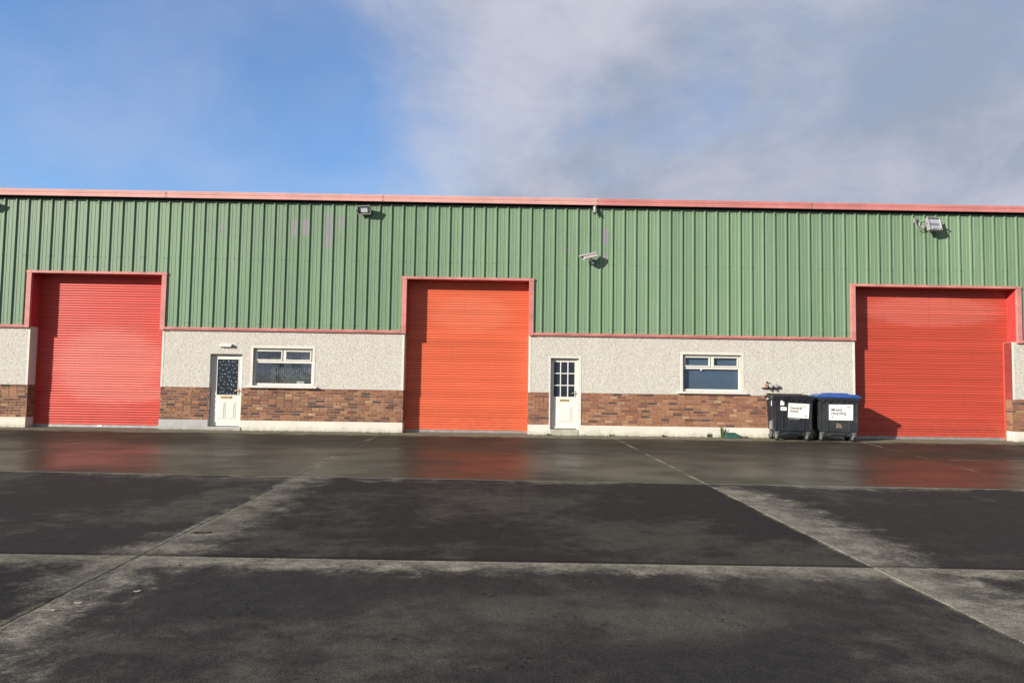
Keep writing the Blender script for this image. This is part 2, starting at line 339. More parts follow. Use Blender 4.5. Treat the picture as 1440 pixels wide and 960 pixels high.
MT['twig'] = painted('dead_twig', (0.035, 0.028, 0.02), .9, .3)
MT['dry'] = painted('pale_scrap', (0.33, 0.315, 0.295), .9, .15)
MT['stone'] = painted('dark_grit', (0.014, 0.013, 0.012), .9, .3)
MT['bulk'] = painted('white_diffuser', (0.78, 0.76, 0.73), .4, .05)
MT['screw'] = painted('rusty_screw', (0.07, 0.075, 0.06), .6, .3)
MT['lamp_glass'] = glassmat('floodlight_glass', (.97, .97, .97), .02, .8)
MT['silver'] = painted('lamp_reflector', (0.74, 0.75, 0.80), .3, .05, (.4, .4, .4), .1, 9, .5, .25)
MT['cctv'] = painted('cream_camera_shell', (0.88, 0.80, 0.72), .45, .06, (.4, .35, .3), .25, 9)

# ------------------------------------------------------------------ mesh helpers
class MB:
    def __init__(s): s.v = []; s.f = []; s.mi = []; s.sm = []
    def quad(s, a, b_, c, d_, mi=0):
        i = len(s.v); s.v += [a, b_, c, d_]; s.f.append((i, i+1, i+2, i+3)); s.mi.append(mi); s.sm.append(False)
    def box(s, x0, x1, y0, y1, z0, z1, mi=0, M=None):
        i = len(s.v)
        vs = [(x0, y0, z0), (x1, y0, z0), (x1, y1, z0), (x0, y1, z0), (x0, y0, z1), (x1, y0, z1), (x1, y1, z1), (x0, y1, z1)]
        if M is not None: vs = [tuple(M @ Vector(v)) for v in vs]
        s.v += vs
        for q in [(0, 3, 2, 1), (4, 5, 6, 7), (0, 1, 5, 4), (1, 2, 6, 5), (2, 3, 7, 6), (3, 0, 4, 7)]:
            s.f.append(tuple(i+k for k in q)); s.mi.append(mi); s.sm.append(False)
        return s
    def hull(s, bot, top, mi=0):
        """prism between two same-length loops (bottom, top), loops anticlockwise seen from above"""
        i = len(s.v); n = len(bot); s.v += list(bot)+list(top)
        s.f.append(tuple(i+k for k in range(n))[::-1]); s.f.append(tuple(i+n+k for k in range(n))); s.mi += [mi]*2; s.sm += [False]*2
        for k in range(n):
            s.f.append((i+k, i+(k+1) % n, i+n+(k+1) % n, i+n+k)); s.mi.append(mi); s.sm.append(False)
        return s
    def tube(s, pts, rad, seg=8, mi=0, cap=True):
        pts = [Vector(p) for p in pts]; n = len(pts)
        if not hasattr(rad, '__len__'): rad = [rad]*n
        i = len(s.v)
        for k, p_ in enumerate(pts):
            t = (pts[min(k+1, n-1)]-pts[max(k-1, 0)]).normalized()
            a = t.cross(Vector((0, 0, 1)) if abs(t.z) < .9 else Vector((1, 0, 0))).normalized(); c_ = t.cross(a)
            for j in range(seg):
                q = 2*math.pi*j/seg; s.v.append(tuple(p_+(a*math.cos(q)+c_*math.sin(q))*rad[k]))
        for k in range(n-1):
            for j in range(seg):
                s.f.append((i+k*seg+j, i+k*seg+(j+1) % seg, i+(k+1)*seg+(j+1) % seg, i+(k+1)*seg+j)); s.mi.append(mi); s.sm.append(True)
        if cap:
            s.f.append(tuple(i+j for j in range(seg))[::-1]); s.f.append(tuple(i+(n-1)*seg+j for j in range(seg))); s.mi += [mi]*2; s.sm += [False]*2
        return s
    def build(s, name, mats, parent=None, bev=0., seg=1, loc=None):
        me = s.mesh(name, mats, bev, seg)
        return link(name, me, parent, loc)
    def mesh(s, name, mats, bev=0., seg=1):
        me = bpy.data.meshes.new(name); me.from_pydata([tuple(v) for v in s.v], [], s.f)
        for mm in (mats if isinstance(mats, (list, tuple)) else [mats]): me.materials.append(mm)
        me.polygons.foreach_set('material_index', s.mi); me.polygons.foreach_set('use_smooth', s.sm)
        bm = bmesh.new(); bm.from_mesh(me)
        bmesh.ops.recalc_face_normals(bm, faces=bm.faces)
        if bev > 0:
            es = [e for e in bm.edges if len(e.link_faces) == 2 and e.calc_face_angle(0) > .5]
            bmesh.ops.bevel(bm, geom=es, offset=bev, segments=seg, affect='EDGES', clamp_overlap=True)
        bm.to_mesh(me); bm.free(); me.update(); return me
def link(name, me, parent=None, loc=None):
    o = bpy.data.objects.new(name, me); C.objects.link(o)
    if parent is not None: o.parent = parent
    if loc is not None: o.location = loc
    return o
def tag(o, label, cat, group=None):
    o['label'] = label; o['category'] = cat
    if group: o['group'] = group
    return o
def thing(name, label, cat, loc=(0, 0, 0), rz=0., group=None):
    o = bpy.data.objects.new(name, None); C.objects.link(o); o.location = loc; o.rotation_euler = (0, 0, rz); o.empty_display_size = .2
    return tag(o, label, cat, group)
def copy_tree(o, parent=None):
    c = o.copy(); C.objects.link(c)
    if parent is not None: c.parent = parent
    for ch in list(o.children): copy_tree(ch, c)
    return c
def box(name, x0, x1, y0, y1, z0, z1, m, parent, bev=.004):
    return MB().box(x0, x1, y0, y1, z0, z1).build(name, m, parent, bev)
def wall_holes(xs, zs, holes, y0, y1):
    """wall from x range / z range with rectangular holes, real thickness and reveals"""
    X = sorted(set([xs[0], xs[1]]+[h[i] for h in holes for i in (0, 1)])); X = [v for v in X if xs[0] <= v <= xs[1]]
    Z = sorted(set([zs[0], zs[1]]+[h[i] for h in holes for i in (2, 3)])); Z = [v for v in Z if zs[0] <= v <= zs[1]]
    def solid(i, j):
        if i < 0 or j < 0 or i >= len(X)-1 or j >= len(Z)-1: return False
        cx = (X[i]+X[i+1])/2; cz = (Z[j]+Z[j+1])/2
        return not any(h[0] < cx < h[1] and h[2] < cz < h[3] for h in holes)
    mb = MB()
    for i in range(len(X)-1):
        for j in range(len(Z)-1):
            if not solid(i, j): continue
            a, c, e, g = X[i], X[i+1], Z[j], Z[j+1]
            mb.quad((a, y0, e), (c, y0, e), (c, y0, g), (a, y0, g)); mb.quad((c, y1, e), (a, y1, e), (a, y1, g), (c, y1, g))
            if not solid(i-1, j): mb.quad((a, y1, e), (a, y0, e), (a, y0, g), (a, y1, g))
            if not solid(i+1, j): mb.quad((c, y0, e), (c, y1, e), (c, y1, g), (c, y0, g))
            if not solid(i, j-1): mb.quad((a, y0, e), (a, y1, e), (c, y1, e), (c, y0, e))
            if not solid(i, j+1): mb.quad((a, y0, g), (c, y0, g), (c, y1, g), (a, y1, g))
    return mb

# ------------------------------------------------------------------ ground and yard slabs
g = MB(); g.quad((-900, -900, -.03), (900, -900, -.03), (900, 900, -.03), (-900, 900, -.03))
ground = g.build('ground', painted('far_yard', (.14, .135, .12), .9, .35, (.06, .06, .05), .4, .3)); ground['kind'] = 'structure'
yard = MB(); yard.box(-40.4, 40.4, -34.2, 0.45, -.028, -.006); yard = yard.build('yard', MT['joint']); yard['kind'] = 'structure'
XL = [(-40.2, 0, None), (-34.2, 0, None), (-28, 0, None), (-21.9, 0, None), (-15.75, -.03, None), (-9.56, -.027, None), (-3.43, -.022, None), (2.95, -.018, None), (9.78, .17, 8.36), (15.6, .05, None), (21.8, 0, None), (28, 0, None), (34.1, 0, None), (40.2, 0, None)]
YL = [(0.42, 0), (-4.25, -.055), (-8.38, -.03), (-13.03, -.012), (-17.5, 0), (-22, 0), (-28, 0), (-34, 0)]
def crossing(i, j):
    a, k, lim = XL[i]; c, q = YL[j]; xx = a
    for _ in range(4):
        yy = c+q*max(-16, min(16, xx)); xx = a+k*yy
        if lim is not None and yy < -8.5: xx = lim
    return xx, yy
rs = random.Random(3)
for i in range(len(XL)-1):
    for j in range(len(YL)-1):
        q = [crossing(i, j+1), crossing(i+1, j+1), crossing(i+1, j), crossing(i, j)]
        cx = sum(p_[0] for p_ in q)/4; cy = sum(p_[1] for p_ in q)/4
        gp = .006; zt = rs.uniform(-.002, .002)
        def ins(p_, k): return (p_[0]+(k if p_[0] < cx else -k), p_[1]+(k if p_[1] < cy else -k))
        lo = [ins(p_, gp) for p_ in q]; hi = [ins(p_, gp+.010) for p_ in q]
        mb = MB()
        mb.hull([(a, c, -.015) for a, c in lo], [(a, c, zt-.007) for a, c in lo])
        mb.hull([(a, c, zt-.0069) for a, c in lo], [(a, c, zt) for a, c in hi])
        mb.build('concrete_slab', MT['concrete'], yard)

# ------------------------------------------------------------------ the warehouse
WH = thing('warehouse', 'long industrial unit clad in ribbed green sheets over brick and dash walls with red shutters', 'building')
XA, XB = -22.0, 22.0
DO = [(-13.385, -9.68), (-2.877, 0.650), (9.897, 14.405)]          # shutter openings
TR = [(-13.386, -9.736), (-2.836, 0.626), (9.905, 14.520)]         # clear width inside the trims above the render
HEAD, SILL, ZB, ZP = 4.335, 2.80, 1.19, 0.285
D1 = (-8.318, -7.421); D2 = (1.263, 2.064)
W1 = (-7.115, -5.445, 1.265, 2.315); W2 = (5.005, 6.665, 1.285, 2.325)
segs = [(XA, DO[0][0]), (DO[0][1], DO[1][0]), (DO[1][1], DO[2][0]), (DO[2][1], XB)]
DZ1, DZ2 = (-1, 2.135), (-1, 2.165)
for k, (a, c) in enumerate(segs):
    hr = []; hb = []
    if k == 1: hr = [(*D1, ZB, DZ1[1]), W1]; hb = [(*D1, 0, ZB)]
    if k == 2: hr = [(*D2, ZB, DZ2[1]), W2]; hb = [(*D2, 0, ZB)]
    rw = wall_holes((a, c), (ZB, SILL+.02), hr, 0., .34).build('dash_wall', MT['dash'], WH)
    bwall = wall_holes((a+.001, c-.001), (ZP, ZB-.002), [(h[0], h[1], -1, 3) for h in hb], .020, .338).build('brick_wall', MT['mortar'], WH)
    # plinth pieces between openings
    cuts = [a] + [v for h in hb for v in h[:2]] + [c]
    for q in range(0, len(cuts), 2):
        grey = (k == 1 and q == 0)
        pl = box('plinth', cuts[q]-.004, cuts[q+1]+.004, -.014, .341, -.02, ZP, MT['plinth_grey' if grey else 'plinth'], WH, .006)
        if grey: pl['label'] = 'grey unpainted stretch of plinth beside the left door'
    segs[k] = (a, c, bwall, cuts)

# bricks: the largest ones in view singly, the rest joined
def proj(P):
    dv = Vector(P)-Vector((0, -CD, CH)); wz = dv.dot(f)
    return 720+FL*dv.dot(cr)/wz, 480-FL*dv.dot(cu)/wz, wz
rb = random.Random(11); bricks = []
wts = [26, 26, 20, 15, 8, 2, 7]
for k, (a, c, bwall, cuts) in enumerate(segs):
    for q in range(0, len(cuts), 2):
        x0, x1 = cuts[q], cuts[q+1]
        for row in range(12):
            z0 = ZP+.007+row*.0752
            xx = x0-.02 - (.113 if row % 2 else 0) - rb.uniform(-.022, .022)
            while xx < x1-.012:
                L = .2105 if rb.random() < .93 else .0985
                s0 = max(xx, x0+.001); s1 = min(xx+L, x1-.001)
                if s1-s0 > .02:
                    mi = rb.choices(range(7), wts)[0]
                    if k == 2 and x0 > 2: mi = rb.choices(range(7), [24, 26, 26, 10, 9, 3, 8])[0]
                    bricks.append([s0, s1, z0, mi, k, rb.uniform(.007, .0125)])
                xx += L+.0155
def bscore(t):
    px, py, wz = proj(((t[0]+t[1])/2, 0, t[2]))
    if not (-5 < px < 1440): return -1
    if 7.25 < t[0] < 9.9: return -1
    return (t[1]-t[0])/wz
order = sorted(bricks, key=bscore, reverse=True); single = order[:300]; rest = order[300:]
cache = {}
for s0, s1, z0, mi, k, yf in single:
    L = round(s1-s0, 3); key = (L, mi)
    if key not in cache:
        cache[key] = MB().box(-L/2, L/2, 0, .03, 0, .0595).mesh('brick', BM[mi], .003)
    link('brick', cache[key], segs[k][2], ((s0+s1)/2, yf, z0))
for k in range(4):
    mb = MB()
    for s0, s1, z0, mi, kk, yf in rest:
        if kk == k: mb.box(s0, s1, yf, yf+.03, z0, z0+.0595, mi)
    a, c, bwall, cuts = segs[k]
    for e in cuts:                                               # brick returns round the jambs
        lo = e in cuts[0::2]
        if abs(e) > 21: continue
        for row in range(12):
            z0 = ZP+.006+row*.0752
            for yy in ((.05, .15), (.16, .30)) if row % 2 else ((.05, .25), (.26, .33)):
                mb.box(e-(.004 if lo else -.002), e+(.004 if not lo else -.002), yy[0], yy[1], z0, z0+.0595, rb.choices(range(7), wts)[0])
    o = mb.build('brick', BM, bwall); o['kind'] = 'stuff'

# smooth plaster bands at the edges of the dash
def bandstrip(x0, x1, z0, z1): return box('plaster_band', x0, x1, -.006, .02, z0, z1, MT['band'], WH, .002)
for (a, c) in DO:
    bandstrip(a-.055, a+.002, ZB-.004, SILL+.01); bandstrip(c-.002, c+.055, ZB-.004, SILL+.01)
    # smooth plastered reveals behind the arris
    box('reveal_plaster', a-.03, a+.003, .021, .345, ZB, SILL+.015, MT['band'], WH, 0); box('reveal_plaster', c-.003, c+.03, .021, .345, ZB, SILL+.015, MT['dull_red' if a > 5 else 'band'], WH, 0)
def window_band(x0, x1, z0, z1):
    t = .07
    for q in ((x0-t, x0, z0, z1+t), (x1, x1+t, z0, z1+t), (x0+.0005, x1-.0005, z1, z1+t)): bandstrip(*q)
window_band(*W1); window_band(*W2)
bandstrip(D2[0]-.04, D2[0], ZB, DZ2[1]+.05); bandstrip(D2[1], D2[1]+.07, ZP, DZ2[1]+.05); bandstrip(D2[0]+.0005, D2[1]-.0005, DZ2[1], DZ2[1]+.05)
bandstrip(D2[0]-.03, D2[0], ZP, ZB-.005)
for e, sgn in ((D1[0], -1), (D1[1], 1), (D2[0], -1), (D2[1], 1)):     # plaster reveals of the doors
    box('reveal_plaster', e-(.03 if sgn < 0 else .002), e+(.002 if sgn < 0 else .03), .021, .3, 0, DZ1[1], MT['band'], WH, 0)

# ribbed cladding sheets ------------------------------------------------
PITCHR, PH = .3315, -14.262
YP, RH = -.026, .036
TOP = 6.462
def bottom_at(xm):
    for (a, c) in TR:
        if a-.13 < xm < c+.13: return HEAD+.06
    return SILL+.075
def prof(x0):
    """profile points of one rib pitch starting mid-pan"""
    h = PITCHR/2; out = []
    out += [(0, 0)]
    for s in (.052,): out += [(s-.011, 0), (s-.004, -.0055), (s+.004, -.0055), (s+.011, 0)]
    out += [(h-.033, 0), (h-.018, -RH), (h+.013, -RH), (h+.021, 0)]
    s = PITCHR-.052; out += [(s-.011, 0), (s-.004, -.0055), (s+.004, -.0055), (s+.011, 0)]
    return [(x0+a, YP+c) for a, c in out]
nr = int((XB-XA)/PITCHR/3)
x = PH-PITCHR/2
while x > XA+3*PITCHR: x -= 3*PITCHR
rsh = random.Random(5); sheet_x = []
edges = sorted([v for a, c in TR for v in (a-.13, c+.13)])
while x < XB-.9:
    pts = prof(x)+prof(x+PITCHR)+prof(x+2*PITCHR)+[(x+3*PITCHR+.012, YP)]
    off = rsh.uniform(-.0015, .0015)
    full = []
    for (a, c), (d_, e_) in zip(pts[:-1], pts[1:]):
        full.append((a, c))
        for ed in edges:
            if a < ed < d_:
                t = (ed-a)/(d_-a); yv = c+(e_-c)*t; full += [(ed-1e-4, yv), (ed+1e-4, yv)]
    full.append(pts[-1])
    mb = MB()
    for (a, c), (d_, e_) in zip(full[:-1], full[1:]):
        if d_-a < 3e-4: continue
        zb = bottom_at((a+d_)/2)
        mb.quad((a, c+off, zb), (d_, e_+off, zb), (d_, e_+off, TOP), (a, c+off, TOP))
    o = mb.build('cladding_sheet', MT['green'], WH)
    mod = o.modifiers.new('thickness', 'SOLIDIFY'); mod.thickness = .0012; mod.offset = -1
    sheet_x.append(x); x += 3*PITCHR
xe = x
# screws
mb = MB()
kk = int((XA-PH)/PITCHR)
for k in range(kk+1, int((XB-PH)/PITCHR)):
    xc = PH+k*PITCHR
    for zrow in (2.99, 4.82, 6.36):
        for s in (-.09, .0, .09):
            if (k % 2) and rsh.random() < .75: continue
            if zrow < 4 and bottom_at(xc) > 4: continue
            yy = YP-(RH if s == 0 else 0)
            mb.tube([(xc+s, yy+.001, zrow+rsh.uniform(-.01, .01)), (xc+s, yy-.007, zrow)], .009, 6)
for (a, c) in TR:
    for zrow in [2.98+.33*i for i in range(5)]:
        for e in (a-.065, c+.065): mb.tube([(e, -.066, zrow), (e, -.081, zrow)], .008, 6)
    for i in range(9):
        e = a+(c-a)*i/8; mb.tube([(e, -.066, HEAD+.045), (e, -.0865, HEAD+.045)], .009, 6)
sc = mb.build('fixing_screws', MT['screw'], WH); sc['kind'] = 'stuff'

# backing wall behind the cladding (inner liner)
wall_holes((XA, XB), (SILL+.02, 6.4), [(a-.022, c+.022, 0, HEAD+.027) for a, c in TR], .0, .30).build('liner_wall', MT['dark_in'], WH)

# sill flashing: pink drip strip between cladding and render
for (a, c) in [(XA, TR[0][0]-.14), (TR[0][1]+.14, TR[1][0]-.14), (TR[1][1]+.14, TR[2][0]-.14), (TR[2][1]+.14, XB)]:
    mb = MB(); mb.hull([(a, -.078, SILL+.018), (c, -.078, SILL+.018), (c, -.002, SILL+.018), (a, -.002, SILL+.018)], [(a, -.078, SILL+.062), (c, -.078, SILL+.062), (c, -.002, SILL+.082), (a, -.002, SILL+.082)])
    mb.box(a, c, -.060, -.003, SILL-.012, SILL+.0175)
    mb.build('sill_flashing', MT['pink'], WH, .002)
# door surrounds
for i, (a, c) in enumerate(TR):
    zl = SILL-.015
    for e, s in ((a, -1), (c, 1)):
        x0, x1 = (e-.135, e) if s < 0 else (e, e+.135)
        o = box('jamb_trim', x0, x1, -.074, -.0025, zl, HEAD, MT['pink'], WH, .003)
        xr0, xr1 = (e-.02, e-.0005) if s < 0 else (e+.0005, e+.02)
        box('reveal_lining', xr0, xr1, -.0015, .36, zl+.035, HEAD, MT['red_reveal'], WH, 0)
    box('head_trim', a-.145, c+.145, -.080, -.0025, HEAD+.001, HEAD+.068, MT['pink'], WH, .003)
    box('head_reveal', a-.02, c+.02, -.0015, .36, HEAD+.0035, HEAD+.025, MT['red_reveal'], WH, 0)

# roller shutters ------------------------------------------------------
for i, (a, c) in enumerate(DO):
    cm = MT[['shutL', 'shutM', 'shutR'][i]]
    t0, t1 = min(a, TR[i][0]), max(c, TR[i][1])
    sh = MB().box(t0-.05, t1+.05, .372, .40, .02, 4.7).build('roller_shutter', MT['red_reveal'], WH)
    sh['label'] = ['crimson roller shutter with a pale streaked patch', 'orange red roller shutter', 'wide red roller shutter behind the bins'][i]
    n = 60; hz = (HEAD+.05-.08)/n
    L = t1-t0+.02
    pts = [(.0, 0.0), (-.007, .006), (-.0125, hz*.30), (-.0140, hz*.52), (-.0105, hz*.80), (-.003, hz-.010), (.004, hz-.007), (.004, hz)]
    mb = MB()
    for (ya, za), (yb, zb_) in zip(pts[:-1], pts[1:]):
        mb.quad((-L/2, ya, za), (L/2, ya, za), (L/2, yb, zb_), (-L/2, yb, zb_))
        mb.sm[-1] = False
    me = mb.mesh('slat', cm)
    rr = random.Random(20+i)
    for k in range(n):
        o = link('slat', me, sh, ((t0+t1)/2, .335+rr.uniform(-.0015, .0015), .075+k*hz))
        o.rotation_euler = (rr.uniform(-.014, .014), 0, rr.uniform(-.0006, .0006))
    box('bottom_bar', a+.01, c-.01, .305, .350, .004, .078, MT['grey_metal'], sh, .004)
    for e, s in ((a, 1), (c, -1)):
        gx = (e+.0035, e+.032) if s > 0 else (e-.032, e-.0035)
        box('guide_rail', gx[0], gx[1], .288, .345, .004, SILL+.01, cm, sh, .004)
    if i == 0: box('lock_plate', -11.57, -11.43, .296, .3045, .03, .075, MT['paper'], sh, .002)

# gutter, roof, gables -----------------------------------------------
gx = [XA-.1, -15.7, -9.62, -3.52, 2.56, 8.65, 14.75, XB+.1]
rg = random.Random(9)
for a, c in zip(gx[:-1], gx[1:]):
    jy = rg.uniform(-.002, .002)
    prof_g = [(-.200, 6.505), (-.212, 6.575), (-.198, 6.588), (-.210, 6.602), (-.228, 6.680), (-.220, 6.690), (-.19, 6.690), (-.19, 6.60), (-.182, 6.58), (-.182, 6.505)]
    mb = MB(); n = len(prof_g); i0 = len(mb.v)
    e = .0025
    mb.v += [(a+e, y_+jy, z_) for y_, z_ in prof_g]+[(c-e, y_+jy, z_) for y_, z_ in prof_g]
    for k in range(n): mb.f.append((k, (k+1) % n, n+(k+1) % n, n+k)); mb.mi.append(0); mb.sm.append(False)
    mb.f.append(tuple(range(n))); mb.f.append(tuple(range(n, 2*n))); mb.mi += [0, 0]; mb.sm += [False]*2
    gs = mb.build('gutter_section', MT['pink2' if a < 2 else 'pink3'], WH, .002)
    if c < XB: 
        mb = MB(); 
        for z_ in (6.53, 6.555, 6.62, 6.65): mb.tube([(c-.05, -.205, z_), (c-.05, -.236 if z_ > 6.58 else -.2195, z_)], .008, 6)
        mb.build('rivets', MT['screw'], gs)
# black closing strips: the shade under the gutter put in as colour
box('eaves_soffit_shade', XA, XB, -.1805, -.002, 6.535, 6.59, MT['black'], WH, 0); box('eaves_closer_shade', XA, XB, -.022, -.0015, 6.43, 6.534, MT['black'], WH, 0)
# overflow spout under the eaves
mb = MB(); mb.tube([(2.46, -.125, 6.534), (2.46, -.125, 6.43), (2.455, -.165, 6.315), (2.45, -.19, 6.27)], [.052, .052, .05, .05], 12)
mb.build('overflow_spout', MT['grey_metal'], WH)
RP = math.tan(R(7)); DEP = 30.
def roofpiece(y0, y1, z0, z1):
    mb = MB(); x = XA-.1
    while x < XB:
        p_ = [(x, 0), (x+.12, 0), (x+.15, .035), (x+.19, .035), (x+.22, 0), (x+.3315, 0)]
        for (a, h1), (c, h2) in zip(p_[:-1], p_[1:]): mb.quad((a, y0, z0+h1), (c, y0, z0+h2), (c, y1, z1+h2), (a, y1, z1+h1))
        x += .3315
    return mb.build('roof', MT['roof'], WH)
roofpiece(-.10, DEP/2, 6.60, 6.60+RP*DEP/2); roofpiece(DEP/2, DEP, 6.60+RP*DEP/2, 6.60)
for xx, yy in ((XA-.02, -.02), (XB-.08, -.02)):
    mb = MB(); mb.hull([(xx, .345, 0), (xx+.1, .345, 0), (xx+.1, DEP-.2, 0), (xx, DEP-.2, 0)], [(xx, .345, 6.45), (xx+.1, .345, 6.45), (xx+.1, DEP-.2, 6.45), (xx, DEP-.2, 6.45)])
    mb.v += [(xx, .345, 6.451), (xx, DEP-.2, 6.451), (xx, DEP/2, 6.5+RP*DEP/2)]; mb.f.append((8, 9, 10)); mb.mi.append(0); mb.sm.append(False)
    mb.build('gable_wall', MT['roof'], WH)
box('rear_wall', XA, XB, DEP-.2, DEP-.1, 0, 6.5, MT['roof'], WH, 0)
box('floor_slab', XA+.1, XB-.1, .46, DEP-.2, -.02, .01, MT['dark_in'], WH, 0)

# ------------------------------------------------------------------ windows
def window(x0, x1, z0, z1, kind):
    fy = .075
    fr = MB(); t = .045
    for q in ((x0+.003, x1-.003, z0+.002, z0+t+.02), (x0+.003, x1-.003, z1-t, z1-.002)): fr.box(q[0], q[1], fy, fy+.07, q[2], q[3])
    zt = z0+(z1-z0)*.635; gm = MT['glass' if kind == 1 else 'glass_flat']
    for q in ((x0+.003, x0+t), (x1-t, x1-.003)): fr.box(q[0], q[1], fy+.001, fy+.069, z0+t+.02, z1-t)
    fr.box(x0+t, x1-t, fy+.002, fy+.068, zt-.03, zt+.03)
    xm = (x0+x1)/2
    fr.box(xm-.03, xm+.03, fy+.0025, fy+.067, zt+.03, z1-t)
    wn = fr.build('window', MT['upvc'], WH, .004)
    wn['label'] = 'white framed window with grey blind' if kind == 1 else 'white framed window with slate blue film'
    s_ = MB(); s_.hull([(x0-.17, -.085, z0-.062), (x1+.15, -.085, z0-.062), (x1+.15, .09, z0-.062), (x0-.17, .09, z0-.062)], [(x0-.17, -.085, z0-.022), (x1+.15, -.085, z0-.022), (x1+.15, .09, z0-.003), (x0-.17, .09, z0-.003)])
    s_.build('sill', MT['band'], wn, .004)
    for a, c in ((x0+t+.008, xm-.034), (xm+.034, x1-t-.008)):
        sb = MB(); w_ = .038; z2, z3 = zt+.034, z1-t-.006
        sb.box(a, c, fy-.018, fy+.05, z2, z2+w_); sb.box(a, c, fy-.018, fy+.05, z3-w_, z3)
        sb.box(a, a+w_, fy-.0175, fy+.0495, z2+w_, z3-w_); sb.box(c-w_, c, fy-.0175, fy+.0495, z2+w_, z3-w_)
        sb.build('sash', MT['upvc'], wn, .005)
        box('pane', a+w_-.005, c-w_+.005, fy+.012, fy+.018, z2+w_-.005, z3-w_+.005, gm, wn, 0)
    box('pane', x0+t-.004, x1-t+.004, fy+.022, fy+.028, z0+t+.015, zt-.026, gm, wn, 0)
    # light-tight lining box behind
    lb = MB(); lb.box(x0-.02, x1+.02, .70, .72, z0-.05, z1+.05); lb.box(x0-.03, x0-.018, .345, .70, z0-.05, z1+.05); lb.box(x1+.018, x1+.03, .345, .70, z0-.05, z1+.05)
    lb.box(x0-.02, x1+.02, .345, .70, z1+.052, z1+.06)
    lb.build('room_lining', MT['dark_in'], wn)
    box('inner_ledge', x0-.02, x1+.02, fy+.072, .55, z0-.01, z0+.022, MT['upvc'], wn, .003)
    if kind == 1:
        # hanging vertical blind
        mb = MB(); n = 30
        for k in range(n):
            xa = x0+.02+(x1-x0-.04)*k/n; wd = (x1-x0-.04)/n
            an = -.30+.3*math.sin(k*1.7)*.35 if k > 5 else -1.15
            q = Matrix.Translation((xa+wd/2, .30, 0)) @ Matrix.Rotation(an, 4, 'Z')
            mb.box(-wd*.52, wd*.52, -.0015, .0015, z0+.03, z1-.02, M=q)
        mb.build('vertical_blind', MT['blind'], wn)
    else:
        mb = MB(); mb.box(x0+.01, x1-.01, fy+.076, fy+.08, z0+.024, z1-.01)
        mb.build('blue_film', MT['slate'], wn)
        mb = MB(); mb.tube([(5.55, fy+.0215, 1.90), (5.55, fy+.012, 1.90)], .026, 12); mb.build('round_sticker', MT['paper'], wn)
    return wn
w1 = window(*W1, 1); w2 = window(*W2, 2)
bx = thing('carton', 'small white carton on the ledge inside the left window', 'box', (-5.84, .28, W1[2]+.0225))
MB().box(-.105, .105, -.05, .05, 0, .10).build('carton_body', MT['paper'], bx, .004)
MB().box(-.108, .108, -.053, .053, .1005, .112).build('lid', MT['paper'], bx, .003)

# ------------------------------------------------------------------ doors
def raised_panel(mb, x0, x1, z0, z1, y):
    mb.box(x0, x1, y-.006, y+.004, z0, z1)
    i = .03; mb.hull([(x0+i, y-.006, z0+i), (x1-i, y-.006, z0+i), (x1-i, y-.006, z1-i), (x0+i, y-.006, z1-i)], [(x0+i+.02, y-.016, z0+i+.02), (x1-i-.02, y-.016, z0+i+.02), (x1-i-.02, y-.016, z1-i-.02), (x0+i+.02, y-.016, z1-i-.02)])
def lever(parent, x, z, y, m):
    mb = MB(); mb.box(x-.016, x+.016, y-.006, y, z-.11, z+.10)
    mb.tube([(x, y-.005, z+.02), (x, y-.05, z+.02), (x-.02, y-.055, z+.02), (x-.115, y-.055, z+.018)], .010, 8)
    mb.build('handle', m, parent, .002)
# left door: half glazed, patterned obscure glass
DY = .115
fr = MB(); x0, x1 = D1; zt = DZ1[1]; zb = .105
fr.box(x0+.004, x0+.056, DY-.02, DY+.05, zb, zt-.05); fr.box(x1-.05, x1-.004, DY-.02, DY+.05, zb, zt-.05); fr.box(x0+.004, x1-.004, DY-.0205, DY+.05, zt-.0495, zt-.004)
la, lc = x0+.060, x1-.054; lz0, lz1 = zb+.012, zt-.055
ga, gc, gz0, gz1 = -8.150, -7.560, .985, 1.990
leaf = wall_holes((la, lc), (lz0, lz1), [(ga, gc, gz0, gz1)], DY, DY+.045)
raised_panel(leaf, -8.12, -7.885, .30, .795, DY); raised_panel(leaf, -7.845, -7.605, .30, .795, DY)
door = leaf.build('door', MT['upvc'], WH, .002); door['label'] = 'white half glazed door with leaf patterned dark glass'
fr.build('door_frame', MT['upvc'], door, .003)
gp = box('glass_pane', ga-.005, gc+.005, DY+.012, DY+.020, gz0-.005, gz1+.005, MT['darkglass'], door, 0)
bd = MB()
for q in ((ga-.014, gc+.014, gz0-.014, gz0+.004), (ga-.014, gc+.014, gz1-.004, gz1+.014), (ga-.014, ga+.004, gz0+.0045, gz1-.0045), (gc-.004, gc+.014, gz0+.0045, gz1-.0045)): bd.box(q[0], q[1], DY-.008, DY+.011, q[2], q[3])
bd.build('glazing_bead', MT['upvc'], door, .002)
mb = MB(); rl = random.Random(2)
cols_, rows_ = 5, 9
